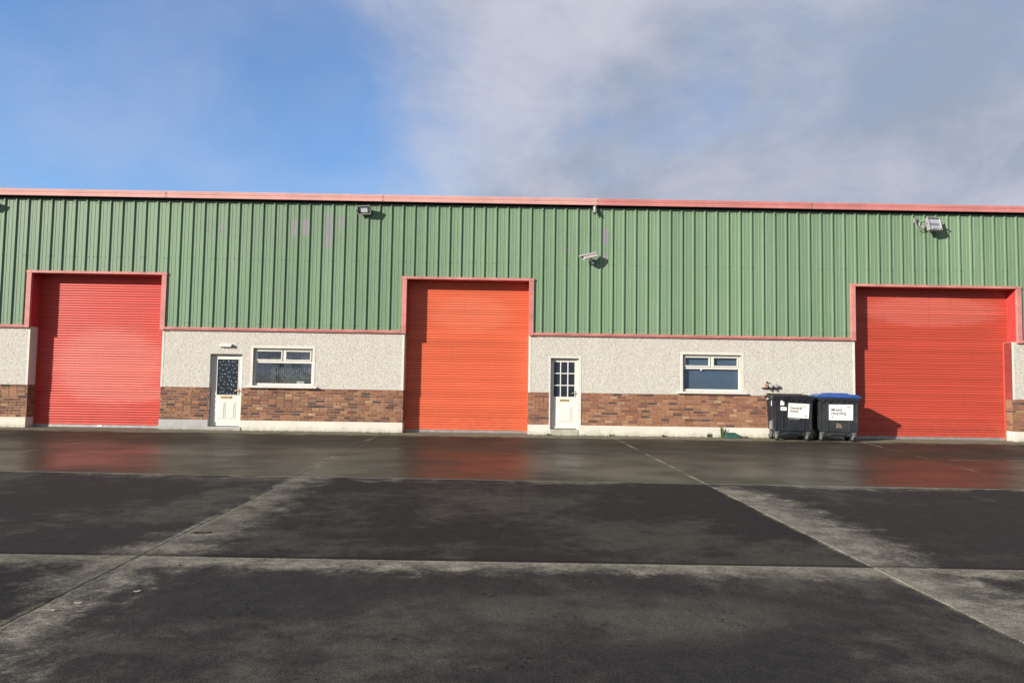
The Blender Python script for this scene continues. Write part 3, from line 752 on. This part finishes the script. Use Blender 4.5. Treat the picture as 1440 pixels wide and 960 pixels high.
for r_ in range(rows_):
    for c_ in range(cols_):
        px = ga+.06+(gc-ga-.12)*(c_+.5*(r_ % 2)*.9)/(cols_-.6); pz = gz0+.06+(gz1-gz0-.12)*r_/(rows_-1)
        if px > gc-.03: continue
        a0 = rl.uniform(0, 6.28); rad = rl.uniform(.022, .036); sw = rl.uniform(1.6, 2.6)
        pts = [(px+rad*math.cos(a0+sw*t/5), pz+rad*.9*math.sin(a0+sw*t/5)) for t in range(6)]
        for t in range(5):
            wdt = .0058*math.sin(math.pi*(t+.7)/6)+.002
            (xa, za), (xb, zb2) = pts[t], pts[t+1]
            dx, dz = xb-xa, zb2-za; l_ = math.hypot(dx, dz); nx, nz = -dz/l_*wdt, dx/l_*wdt
            mb.quad((xa-nx, DY+.0105, za-nz), (xb-nx, DY+.0105, zb2-nz), (xb+nx, DY+.0105, zb2+nz), (xa+nx, DY+.0105, za+nz))
for _ in range(40):
    px, pz = rl.uniform(ga+.015, gc-.015), rl.uniform(gz0+.015, gz1-.015); s_ = rl.uniform(.003, .007)
    mb.quad((px-s_, DY+.0112, pz-s_*.6), (px+s_, DY+.0112, pz-s_*.6), (px+s_, DY+.0112, pz+s_*.6), (px-s_, DY+.0112, pz+s_*.6))
pt = mb.build('leaf_pattern', MT['pattern'], door); pt['kind'] = 'stuff'
lb = box('letterbox', -8.035, -7.715, DY-.012, DY+.001, .885, .950, MT['brass'], door, .006)
box('flap', -8.01, -7.74, DY-.018, DY-.0125, .895, .940, MT['brass'], lb if False else door, .004)
lever(door, -7.512, 1.09, DY, MT['brass'])
box('threshold', x0-.0, x1+.03, -.035, .30, -.01, .10, MT['plinth_grey'], WH, .006)
box('door_head_seal', x0+.0, x1-.0, .003, .09, zt-.003, zt+.012, MT['dark_metal'], WH, .0)
# right door: nine small panes
DY = .115; x0, x1 = D2; zt = DZ2[1]; zb = .165
fr = MB(); fr.box(x0+.004, x0+.050, DY-.02, DY+.05, zb, zt-.045); fr.box(x1-.052, x1-.004, DY-.02, DY+.05, zb, zt-.045); fr.box(x0+.004, x1-.004, DY-.0205, DY+.05, zt-.0445, zt-.004)
la, lc = x0+.054, x1-.056; lz0, lz1 = zb+.012, zt-.05
ga, gc, gz0, gz1 = 1.366, 1.955, 1.075, 2.055
pw = (gc-ga-2*.032)/3; ph = (gz1-gz0-2*.032)/3; holes = []
for i in range(3):
    for j in range(3):
        holes.append((ga+i*(pw+.032), ga+i*(pw+.032)+pw, gz0+j*(ph+.032), gz0+j*(ph+.032)+ph))
leaf = wall_holes((la, lc), (lz0, lz1), [(ga, gc, gz0, gz1)], DY, DY+.045)
raised_panel(leaf, 1.45, 1.90, .35, .82, DY)
door2 = leaf.build('door', MT['door2'], WH, .002); door2['label'] = 'white door with nine small dark panes'
gb = MB()
for i in (1, 2):
    xx = ga+i*(pw+.032)-.016; gb.box(xx-.015, xx+.015, DY-.004, DY+.03, gz0, gz1)
    z_ = gz0+i*(ph+.032)-.016
    for j in range(3): h_ = holes[j*3]; gb.box(h_[0]+.001, h_[1]-.001, DY-.0035, DY+.029, z_-.015, z_+.015)
gb.build('glazing_bar', MT['door2'], door2, .003)
fr.build('door_frame', MT['door2'], door2, .003)
for h_ in holes: box('pane', h_[0]-.003, h_[1]+.003, DY+.012, DY+.018, h_[2]-.003, h_[3]+.003, MT['darkglass'], door2, 0)
box('letterbox', 1.537, 1.797, DY-.012, DY+.001, .945, 1.0, MT['brass'], door2, .005)
lever(door2, 1.985, 1.16, DY, MT['chrome'])
box('weather_bar', la+.01, lc-.01, DY-.03, DY, lz0+.005, lz0+.05, MT['door2'], door2, .008)
box('step', x0+.002, x1-.002, -.03, .30, -.01, .162, MT['sand'], WH, .012)

# ------------------------------------------------------------------ fittings on the wall
bl = thing('bulkhead_light', 'slim white bulkhead light on the dash wall above the left door', 'light', (-7.87, 0, 2.365))
MB().box(-.20, .185, -.035, -.0, -.042, .042).build('back_plate', MT['upvc'], bl, .006)
MB().box(-.185, .165, -.085, -.0355, -.034, .034).build('diffuser', MT['bulk'], bl, .014, 2)
MB().box(.166, .190, -.08, -.0355, -.036, .036).build('end_cap', MT['dark_metal'], bl, .006)

def floodlight(label, loc, big=False):
    t = thing('floodlight', label, 'light', loc, 0, 'floodlights under the eaves')
    if not big:
        q = Matrix.Translation((0, -.24, 0)) @ Matrix.Rotation(R(-12), 4, 'Z') @ Matrix.Rotation(R(22), 4, 'X')
        mb = MB(); mb.box(-.19, .19, .03, .10, -.10, .12, M=q); mb.box(-.12, .12, .10, .15, -.07, .09, M=q)
        mb.build('housing', MT['dark_metal'], t, .012)
        mb = MB()
        for a in ((-.20, .20, -.11, -.09), (-.20, .20, .115, .135)): mb.box(a[0], a[1], .0, .035, a[2], a[3], M=q)
        for a in ((-.20, -.18), (.18, .20)): mb.box(a[0], a[1], .0005, .0345, -.09, .115, M=q)
        mb.build('bezel', MT['grey_metal'], t, .003)
        mb = MB(); mb.box(-.178, .178, .018, .024, -.088, .113, M=q); mb.build('glass', MT['lamp_glass'], t)
        mb = MB(); mb.box(-.10, .10, .026, .029, -.05, .07, M=q); mb.build('reflector', MT['silver'], t)
        mb = MB(); mb.box(-.21, -.203, -.26, -.05, -.02, .02); mb.box(.203, .21, -.26, -.05, -.02, .02); mb.box(-.21, .21, -.06, -.035, -.021, .021); mb.build('bracket', MT['dark_metal'], t, .002)
    else:
        q = Matrix.Translation((0, -.30, .0)) @ Matrix.Rotation(R(10), 4, 'Z') @ Matrix.Rotation(R(-14), 4, 'X')
        mb = MB(); mb.box(-.205, .205, .05, .14, -.20, .19, M=q); mb.box(-.13, .13, .14, .2, -.12, .12, M=q); mb.build('housing', MT['grey_metal'], t, .016)
        mb = MB()
        for a in ((-.215, .215, -.205, -.13), (-.215, .215, .165, .20)): mb.box(a[0], a[1], .01, .055, a[2], a[3], M=q)
        for a in ((-.215, -.178), (.178, .215)): mb.box(a[0], a[1], .0105, .0545, -.13, .165, M=q)
        mb.build('bezel', MT['grey_metal'], t, .006)
        mb = MB(); mb.box(-.175, .175, .03, .036, -.128, .163, M=q); mb.build('glass', MT['lamp_glass'], t)
        mb = MB(); n = 8
        for k in range(n):
            z0, z1 = -.12+.27*k/n, -.12+.27*(k+1)/n
            def yy(v): return .042+.0*v
            mb.quad(*[tuple(q @ Vector(v)) for v in ((-.17, .048-.10*((z0-.015)/.14)**2*-.0-.006*math.cos(k), z0), (.17, .048-.006*math.cos(k), z0), (.17, .048-.006*math.cos(k+1), z1), (-.17, .048-.006*math.cos(k+1), z1))])
        mb.build('reflector', MT['silver'], t)
        mb = MB()
        for xx in (-.12, .12): mb.tube([tuple(q @ Vector((xx, .012, -.17))), tuple(q @ Vector((xx, -.012, -.172)))], .022, 10)
        mb.build('clip', MT['chrome'], t)
        mb = MB(); mb.box(-.232, -.222, -.32, -.06, -.02, .02); mb.box(.222, .232, -.32, -.06, -.02, .02); mb.box(-.232, .232, -.065, -.035, -.021, .021); mb.build('bracket', MT['grey_metal'], t, .002)
        mb = MB(); mb.tube([(-.44, -.03, .16), (-.44, -.10, .16)], .045, 12); mb.box(-.475, -.405, -.085, -.03, .06, .13); mb.build('junction_box', MT['grey_metal'], t, .004)
        mb = MB(); pts = []
        for k in range(15):
            a = k/14; pts.append((-.44+.05*math.sin(a*3.1)+.2*a*a, -.09-.1*a, .07-.30*math.sin(a*2.6)*(.9-.25*a)))
        mb.tube(pts, .011, 7)
        pts = [(-.30+.03*math.sin(k), -.10-.01*k, .10-.02*k+.08*math.sin(k*.45)) for k in range(10)]
        mb.tube([(-.25, -.12, -.10), (-.31, -.09, -.05), (-.33, -.08, .05), (-.29, -.08, .12), (-.23, -.10, .13), (-.2, -.16, .09)], .010, 7)
        mb.tube([(-.32, -.14, -.075), (-.20, -.20, -.055)], .02, 8)
        mb.build('cable', MT['grey_metal'], t)
    return t
fl = floodlight('dark square floodlight high on the green cladding left of the middle shutter', (-4.07, 0, 6.22))
fl2 = copy_tree(fl); fl2.location = (-14.72, 0, 6.24); fl2['label'] = 'dark floodlight above the left shutter whose shadow shows at the left edge'
floodlight('grey floodlight with silver reflector and looped cable above the right shutter', (12.08, 0, 6.13), True)

cc = thing('security_camera', 'cream bullet security camera pointing left on the green cladding right of the middle shutter', 'camera', (2.36, -.03, 4.91))
mb = MB(); mb.tube([(0.02, -.0, 0), (0.02, -.05, 0)], .085, 16); mb.build('wall_plate', MT['dark_metal'], cc, .0)
mb = MB(); mb.tube([(0.02, -.045, 0), (0.02, -.14, -.01), (.0, -.20, .03), (-.02, -.23, .075)], [.035, .03, .03, .03], 10); mb.tube([(.05, -.09, -.06), (.05, -.16, -.06)], .04, 10); mb.build('arm', MT['chrome'], cc)
q = Matrix.Translation((-.06, -.26, .12)) @ Matrix.Rotation(R(20), 4, 'Z') @ Matrix.Rotation(R(-15), 4, 'Y')
mb = MB(); mb.box(-.22, .23, -.065, .065, -.065, .06, M=q); mb.build('body', MT['cctv'], cc, .014, 2)
mb = MB(); mb.box(-.29, .20, -.076, .076, .0605, .074, M=q); mb.box(-.29, .20, -.076, -.071, .035, .0604, M=q); mb.box(-.29, .20, .071, .076, .035, .0604, M=q); mb.build('sun_hood', MT['cctv'], cc, .003)
mb = MB(); mb.box(-.2245, -.2205, -.042, .042, -.038, .038, M=q); mb.build('lens_window', MT['black'], cc)
mb = MB(); mb.tube([(.04, -.05, .05), (.12, -.06, .055), (.145, -.05, .0), (.12, -.03, -.06), (.05, -.03, -.10)], .010, 7); mb.build('cable', MT['black'], cc)

vp = thing('pipe_valve', 'brass and copper pipe valves with two dials on the dash wall above the left bin', 'valve', (7.39, 0, 1.46))
mb = MB(); mb.box(-.10, .0, -.10, -.0, -.05, .05); mb.build('valve_box', MT['copper'], vp, .012)
mb = MB(); mb.tube([(-.16, -.05, -.055), (.10, -.05, -.05), (.30, -.05, -.04)], .018, 8); mb.build('pipe', MT['twig'], vp)
mb = MB(); mb.tube([(-.03, -.06, .05), (-.02, -.06, .11)], .012, 8); mb.tube([(-.025, -.06, .10), (-.022, -.06, .135)], .03, 8); mb.build('tap_handle', MT['dark_metal'], vp)
for xx, m_ in ((.085, 'sand'), (.235, 'chrome')):
    mb = MB(); mb.tube([(xx, -.02, .015), (xx, -.11, .015)], .055, 14); mb.build('dial', MT[m_], vp, .004)
    mb = MB(); mb.tube([(xx, -.06, -.03), (xx, -.06, -.085), (xx-.012, -.065, -.12)], [.02, .02, .024], 8); mb.build('outlet', MT['twig'], vp)
mb = MB(); mb.tube([(.27, -.05, .0), (.315, -.04, -.02), (.33, -.02, -.03)], .03, 8); mb.build('elbow', MT['grey_metal'], vp)

# ------------------------------------------------------------------ bins
def text(name, body, size, loc, m, parent, bold=False):
    cu_ = bpy.data.curves.new(name, 'FONT'); cu_.body = body; cu_.size = size; cu_.extrude = .0006; cu_.resolution_u = 3
    if bold: cu_.offset = size*.022
    cu_.space_line = .8
    to = bpy.data.objects.new('tmp', cu_); C.objects.link(to)
    dg = bpy.context.evaluated_depsgraph_get(); me = bpy.data.meshes.new_from_object(to.evaluated_get(dg))
    bpy.data.objects.remove(to); me.name = name; me.materials.clear(); me.materials.append(m)
    o = link(name, me, parent, loc); o.rotation_euler = (R(90), 0, 0); return o
def wheelie(label, loc, rz, m, lid):
    t = thing('wheelie_bin', label, 'bin', loc, rz, 'wheeled waste bins by the right shutter'); t.scale = (1.02, 1.0, 1.085)
    def loop(wd, dp, z, dy=0): return [(-wd/2, -dp/2+dy, z), (wd/2, -dp/2+dy, z), (wd/2, dp/2+dy, z), (-wd/2, dp/2+dy, z)]
    Wt, Dt = 1.06, .72
    bm_ = MB(); bm_.hull(loop(.94, .58, .235), loop(1.02, .68, 1.02)); bm_.build('body', m, t, .022, 2)
    # pressed ribs on the front and sides
    def front_y(z): return -(.29+(z-.235)*.05/.785)
    for x_, w_ in ((-.455, .05), (.455, .05), (-.27, .035), (.27, .035)):
        q0, q1 = front_y(.26)-.012, front_y(.99)-.012
        MB().hull([(x_-w_/2, q0, .26), (x_+w_/2, q0, .26), (x_+w_/2, q0+.03, .26), (x_-w_/2, q0+.03, .26)], [(x_-w_/2, q1, .99), (x_+w_/2, q1, .99), (x_+w_/2, q1+.03, .99), (x_-w_/2, q1+.03, .99)]).build('body_rib', m, t, .004)
    for y_ in (-.2, .2):
        for s in (-1, 1):
            MB().hull([(s*.478-.012, y_-.02, .3), (s*.478+.012, y_-.02, .3), (s*.478+.012, y_+.02, .3), (s*.478-.012, y_+.02, .3)], [(s*.512-.012, y_-.02, .98), (s*.512+.012, y_-.02, .98), (s*.512+.012, y_+.02, .98), (s*.512-.012, y_+.02, .98)]).build('body_rib', m, t, .004)
    gs = MB()
    for k in range(6):
        xx = -.40+k*.16; gs.hull([(xx-.05, front_y(.94)-.003, .935), (xx+.05, front_y(.94)-.003, .935), (xx+.05, front_y(.94)+.02, .935), (xx-.05, front_y(.94)+.02, .935)], [(xx-.055, -.378, 1.022), (xx+.055, -.378, 1.022), (xx+.055, -.33, 1.022), (xx-.055, -.33, 1.022)])
    gs.build('rim_gusset', m, t, .004)
    rm = MB(); rm.hull(loop(1.06, .735, 1.02), loop(1.09, .77, 1.095)); rm.build('rim', m, t, .012, 2)
    tr = MB()
    for s in (-1, 1): tr.tube([(s*.52, 0, 1.03), (s*.60, 0, 1.03)], .028, 12)
    tr.build('trunnion', MT['grey_metal'], t)
    bs = MB(); bs.box(-.40, .40, -.24, .24, .13, .236); bs.box(-.20, .20, -.285, -.24, .165, .225); bs.build('base', m, t, .014)
    if lid == 'black':
        l_ = MB(); l_.hull(loop(1.10, .78, 1.0955), loop(1.06, .74, 1.125)); l_.hull(loop(.84, .56, 1.126, .02), loop(.78, .5, 1.152, .02))
        l_.box(-.48, .48, .345, .385, 1.10, 1.165)
        for k in range(4): l_.box(-.36+k*.24-.02, -.36+k*.24+.02, -.375, -.31, 1.126, 1.146)
        l_.build('lid', MT['lid_black'], t, .008)
        hb = MB(); hb.tube([(-.50, -.28, 1.10), (-.56, -.30, 1.09), (-.58, -.30, 1.03)], .018, 8); hb.build('lift_hook', MT['grey_metal'], t)
        # grubby cloth-like flap on the left rim
    else:
        l_ = MB(); l_.hull(loop(1.12, .80, 1.0955), loop(1.10, .78, 1.125)); l_.hull(loop(1.10, .78, 1.1255), loop(.92, .60, 1.175, .01)); l_.hull(loop(.62, .42, 1.1755, .01), loop(.54, .34, 1.205, .01))
        l_.build('lid', MT['lid_blue'], t, .014, 2)
    for sx in (-1, 1):
        for sy in (-1, 1):
            cx_, cy_ = sx*.395, sy*.235
            ck = MB(); ck.box(cx_-.05, cx_+.05, cy_-.05, cy_+.05, .205, .234); an = .5*sx*sy+(.9 if sx*sy < 0 else 0)
            q = Matrix.Translation((cx_, cy_, 0)) @ Matrix.Rotation(an, 4, 'Z')
            for s in (-1, 1): ck.box(s*.032-.003, s*.032+.003, -.03, .055, .07, .206, M=q)
            ck.box(-.034, .034, -.034, -.03, .12, .206, M=q)
            c_ = ck.build('castor', MT['castor_metal'], t, .003)
            wh = MB(); a_ = q @ Vector((-.024, .03, .083)); e_ = q @ Vector((.024, .03, .083)); wh.tube([a_, e_], .08, 18); wh.build('tyre', MT['rubber'], c_, .006)
            hu = MB(); a_ = q @ Vector((-.028, .03, .083)); e_ = q @ Vector((.028, .03, .083)); hu.tube([a_, e_], .035, 12); hu.build('hub', MT['castor_metal'], c_)
    return t, front_y
def sign(t, fy, cx, z0, z1, wd, tilt, m='paper'):
    yb = fy((z0+z1)/2)
    o = MB().box(-wd/2, wd/2, -.004, .0, -(z1-z0)/2, (z1-z0)/2).build('label_sheet', MT[m], t, .0, loc=(cx, yb-.0150, (z0+z1)/2))
    o.rotation_euler = (.064, R(tilt), 0); return o
BX1 = (7.81, -.50, 0); BX2 = (9.03, -.57, 0)
b1, fy = wheelie('charcoal four wheeled bin with black lid and general waste label', BX1, R(-4), MT['bin'], 'black')
s1 = sign(b1, fy, .125, .575, .935, .54, 2.2)
s1['label'] = 'white paper label reading General waste'
text('lettering', 'General\nwaste', .094, (-.225, -.0045, .035), MT['ink'], s1, True)
mb = MB(); pts = [(.02, 0, .075), (.08, 0, .085), (.14, 0, .10), (.185, 0, .13)]
for (xa, _, za), (xb, _, zb_) in zip(pts[:-1], pts[1:]): mb.quad((xa, -.005, za-.008), (xb, -.005, zb_-.01), (xb, -.005, zb_+.01), (xa, -.005, za+.008))
for xx, zz in ((.09, .14), (.125, .145), (.16, .045), (.15, .06)): mb.box(xx-.014, xx+.014, -.0055, -.0045, zz-.006, zz+.006)
mb.build('print_emblem', MT['ink_green'], s1)
mb = MB(); mb.tube([(.19, -.0042, -.115), (.19, -.0056, -.115)], .020, 6); mb.box(.165, .215, -.0056, -.0042, -.126, -.117); mb.build('print_logo', MT['ink_red'], s1)
mb = MB()
for zz, xa, xb in ((-.07, -.22, .0), (-.085, -.22, .04), (-.132, -.22, -.01), (.14, -.22, -.08)): mb.box(xa, xb, -.0052, -.0045, zz-.0035, zz+.0035)
mb.build('small_print', MT['ink_grey'], s1)
o = sign(b1, fy, -.30, .885, 1.005, .10, -1); o = sign(b1, fy, -.265, .755, .845, .155, 3)
mb = MB(); 
for xx in (-.03, .02): mb.box(xx-.010, xx+.010, -.0055, -.0045, -.012, .012)
mb.build('print_mark', MT['ink'], o)
mb = MB(); mb.box(-.12, .16, front_y if False else fy(.55)-.02, fy(.55)-.001, .535, .562); mb.build('grip_bar', MT['grey_metal'], b1, .004)
mb = MB(); mb.box(-.516, -.505, -.15, -.11, .86, .99); mb.build('tag_strip', MT['paper'], b1, .002)
mb = MB(); mb.hull([(-.515, -.10, .27), (-.455, -.10, .27), (-.455, .05, .27), (-.515, .05, .27)], [(-.53, -.14, .50), (-.475, -.14, .50), (-.475, .02, .46), (-.53, .02, .46)]); mb.build('splash_guard', MT['grey_metal'], b1, .006)
b2, fy = wheelie('scuffed charcoal four wheeled bin with bright blue lid and mixed recycling label', BX2, R(-9), MT['bin2'], 'blue')
s2 = sign(b2, fy, .05, .54, .925, .60, -.5)
s2['label'] = 'white label reading Mixed recycling'
text('lettering', 'Mixed\nrecycling', .105, (-.245, -.0045, .03), MT['ink'], s2, True)
mb = MB()
for xx in (.165, .195, .225): mb.box(xx-.011, xx+.011, -.0055, -.0045, .105, .155)
mb.build('print_emblem', MT['ink_green'], s2)
mb = MB(); mb.tube([(-.215, -.0042, -.125), (-.215, -.0056, -.125)], .018, 6); mb.box(-.245, -.185, -.0056, -.0042, -.131, -.122); mb.build('print_logo', MT['ink_red'], s2)
mb = MB()
for zz, xa, xb in ((-.095, -.24, .26), (-.16, -.24, .26), (.135, -.24, -.06)): mb.box(xa, xb, -.0050, -.0045, zz-.002, zz+.002)
mb.build('small_print', MT['ink_grey'], s2)
mb = MB(); mb.hull([(-.07, fy(.34)-.0165, .34), (.10, fy(.34)-.0165, .335), (.10, fy(.34)-.002, .335), (-.07, fy(.34)-.002, .34)], [(-.05, fy(.47)-.0165, .47), (.05, fy(.47)-.0165, .45), (.05, fy(.47)-.002, .45), (-.05, fy(.47)-.002, .47)]); mb.build('torn_sticker', painted('torn_brown_sticker', (.16, .135, .095), .9, .5, (.05, .05, .05), .6, 25), b2)

# ------------------------------------------------------------------ small things on the ground
bt = thing('bait_box', 'green wedge shaped plastic bait box against the white plinth', 'box', (6.34, -.13, 0))
mb = MB(); mb.hull([(-.19, -.10, .004), (.22, -.10, .004), (.22, .10, .004), (-.19, .10, .004)], [(-.17, -.05, .13), (.12, -.05, .13), (.12, .08, .13), (-.17, .08, .13)]); mb.build('base_tray', MT['bait'], bt, .008)
mb = MB(); mb.hull([(-.185, -.075, .131), (.125, -.075, .131), (.125, .09, .131), (-.185, .09, .131)], [(-.17, -.055, .150), (.105, -.055, .150), (.105, .075, .150), (-.17, .075, .150)]); mb.build('lid', MT['bait'], bt, .005)

rw_ = random.Random(4)
def weed(label, loc, h, n, spread, m='weed', leaf=.03):
    t = thing('weed', label, 'plant', loc, 0, 'weeds along the foot of the wall')
    mb = MB()
    for k in range(n):
        a = rw_.uniform(0, 6.28); l_ = rw_.uniform(.5, 1)*h; sp = rw_.uniform(.1, 1)*spread
        bx_, by_ = rw_.uniform(-.3, .3)*spread, rw_.uniform(-.2, .2)*spread
        tip = Vector((bx_+math.cos(a)*sp, by_+math.sin(a)*sp*.6-.01, l_)); base = Vector((bx_, by_, -.004)); mid_ = (tip+base)/2+Vector((0, 0, l_*.15))
        wv = Vector((math.sin(a), -math.cos(a), 0))*leaf*.5
        mb.quad(base-wv*.3, base+wv*.3, mid_+wv, mid_-wv); mb.quad(mid_-wv, mid_+wv, tip+wv*.1, tip-wv*.1)
    mb.build('foliage', MT[m], t)
    mb = MB(); mb.tube([(0, 0, -.01), (.005, 0, h*.35)], .004, 5); mb.build('stem', MT['moss'], t)
weed('tall straggly weed left of the green bait box', (6.09, -.075, 0), .36, 16, .10)
weed('small weed at the plinth well left of the bait box', (5.70, -.06, 0), .16, 12, .07)
weed('low weed just right of the green bait box', (6.72, -.06, 0), .07, 14, .12)
weed('low weed at the step of the nine pane door', (1.22, -.07, 0), .055, 14, .10, 'moss')
weed('small weed at the plinth where the right joint meets the wall', (2.95, -.06, 0), .07, 14, .08)
weed('small weed on the plinth foot midway between joint and bait box', (4.45, -.05, 0), .07, 12, .07)
weed('small weed just left of the far left shutter jamb foot', (9.60, -.09, 0), .05, 10, .08, 'moss') if False else None
# moss line at the wall foot
mb = MB()
for k in range(900):
    xx = rw_.choice([rw_.uniform(.7, 9.8), rw_.uniform(5.2, 9.5), rw_.uniform(-9.5, -2.9)])
    if D1[0] < xx < D1[1]: continue
    yy = -.016-abs(rw_.gauss(0, .035)); s_ = rw_.uniform(.006, .017)
    mb.hull([(xx-s_, yy-s_*.7, .0005), (xx+s_, yy-s_*.7, .0005), (xx+s_, yy+s_*.5, .0005), (xx-s_, yy+s_*.5, .0005)], [(xx-s_*.5, yy-s_*.3, s_*.9), (xx+s_*.4, yy-s_*.3, s_*.9), (xx+s_*.4, yy+s_*.3, s_*.9), (xx-s_*.5, yy+s_*.3, s_*.9)])
ms = mb.build('moss', MT['moss']); ms['kind'] = 'stuff'; ms['label'] = 'green brown moss along the foot of the white plinth'; ms['category'] = 'moss'

tw = thing('twig', 'short dark twig lying on the concrete right of the left joint', 'twig', (-3.0, -12.17, .006))
mb = MB(); mb.tube([(-.09, 0, .004), (-.03, .01, .006), (.04, .015, .004), (.11, .03, .006)], [.006, .008, .007, .004], 6); mb.build('stick', MT['twig'], tw)
mb = MB(); mb.tube([(-.03, .01, .006), (-.055, -.02, .008)], .004, 5); mb.build('side_shoot', MT['twig'], tw)
def scrap(label, x_, y_, L, a):
    mb = MB(); n = 6
    for k in range(n):
        u = k/n*2-1; v_ = (k+1)/n*2-1
        def pt(t_, s_): return (t_*L, s_*L*.30*math.sqrt(max(0, 1-t_*t_))+.1*L*t_*t_, .004+.004*t_*t_+.002*s_)
        mb.quad(pt(u, -1), pt(v_, -1), pt(v_, 1), pt(u, 1))
    o = mb.build('scrap', MT['dry']); o.location = (x_, y_, 0); o.rotation_euler = (0, 0, a)
    md = o.modifiers.new('thickness', 'SOLIDIFY'); md.thickness = .002
    tag(o, label, 'scrap', 'pale scraps on the near concrete')
scrap('pale scrap in the middle of three near the left joint', -2.90, -14.22, .028, .1)
scrap('pale scrap farthest from the left joint of the three near it', -2.64, -13.96, .025, .3)
scrap('small pale scrap closest to the camera beside the left joint', -2.97, -14.37, .017, -.2)
mb = MB()
for k in range(70):
    xx, yy = rw_.uniform(-4, 4.6), rw_.uniform(-15.6, -13.1); s_ = rw_.uniform(.003, .0085)
    mb.hull([(xx-s_, yy-s_, -.001), (xx+s_, yy-s_*.8, -.001), (xx+s_*.8, yy+s_, -.001), (xx-s_, yy+s_*.7, -.001)], [(xx-s_*.5, yy-s_*.5, s_), (xx+s_*.5, yy-s_*.4, s_*1.1), (xx+s_*.4, yy+s_*.5, s_), (xx-s_*.5, yy+s_*.4, s_*.9)])
gt = mb.build('grit', MT['stone']); gt['kind'] = 'stuff'; gt['label'] = 'dark grit scattered on the near concrete'; gt['category'] = 'grit'

# ------------------------------------------------------------------ bare tree across the yard (seen mirrored in the left window)
tt = thing('bare_tree', 'bare drooping tree across the yard mirrored in the left window', 'tree', (-27.5, -62, -.03))
rt = random.Random(8); tk = MB(); cw = MB()
tk.tube([(0, 0, 0), (.1, 0, .9), (.0, .1, 1.9), (.3, .1, 3.4), (.2, 0, 5.0)], [.22, .18, .16, .11, .05], 8)
def limb(mb, p_, d_, L, r_, dep):
    pts = [p_]; rr_ = [r_]; dd = d_.copy()
    for k in range(4):
        dd = (dd+Vector((rt.uniform(-.25, .25), rt.uniform(-.25, .25), -.12*dep))).normalized(); pts.append(pts[-1]+dd*L/4); rr_.append(r_*(1-.2*(k+1)))
    mb.tube(pts, rr_, 5)
    if dep < 3:
        for k in range(4): limb(mb, pts[1+k % 4], (dd+Vector((rt.uniform(-1, 1), rt.uniform(-1, 1), rt.uniform(-.5, .5)))).normalized(), L*.62, r_*.5, dep+1)
for k in range(13):
    a = rt.uniform(0, 6.28); limb(cw, Vector((.1, .05, rt.uniform(.9, 4.6))), Vector((math.cos(a), math.sin(a), .55)).normalized(), 3.2, .07, 1)
tk.build('trunk', MT['bark'], tt); cw.build('crown', MT['bark'], tt)
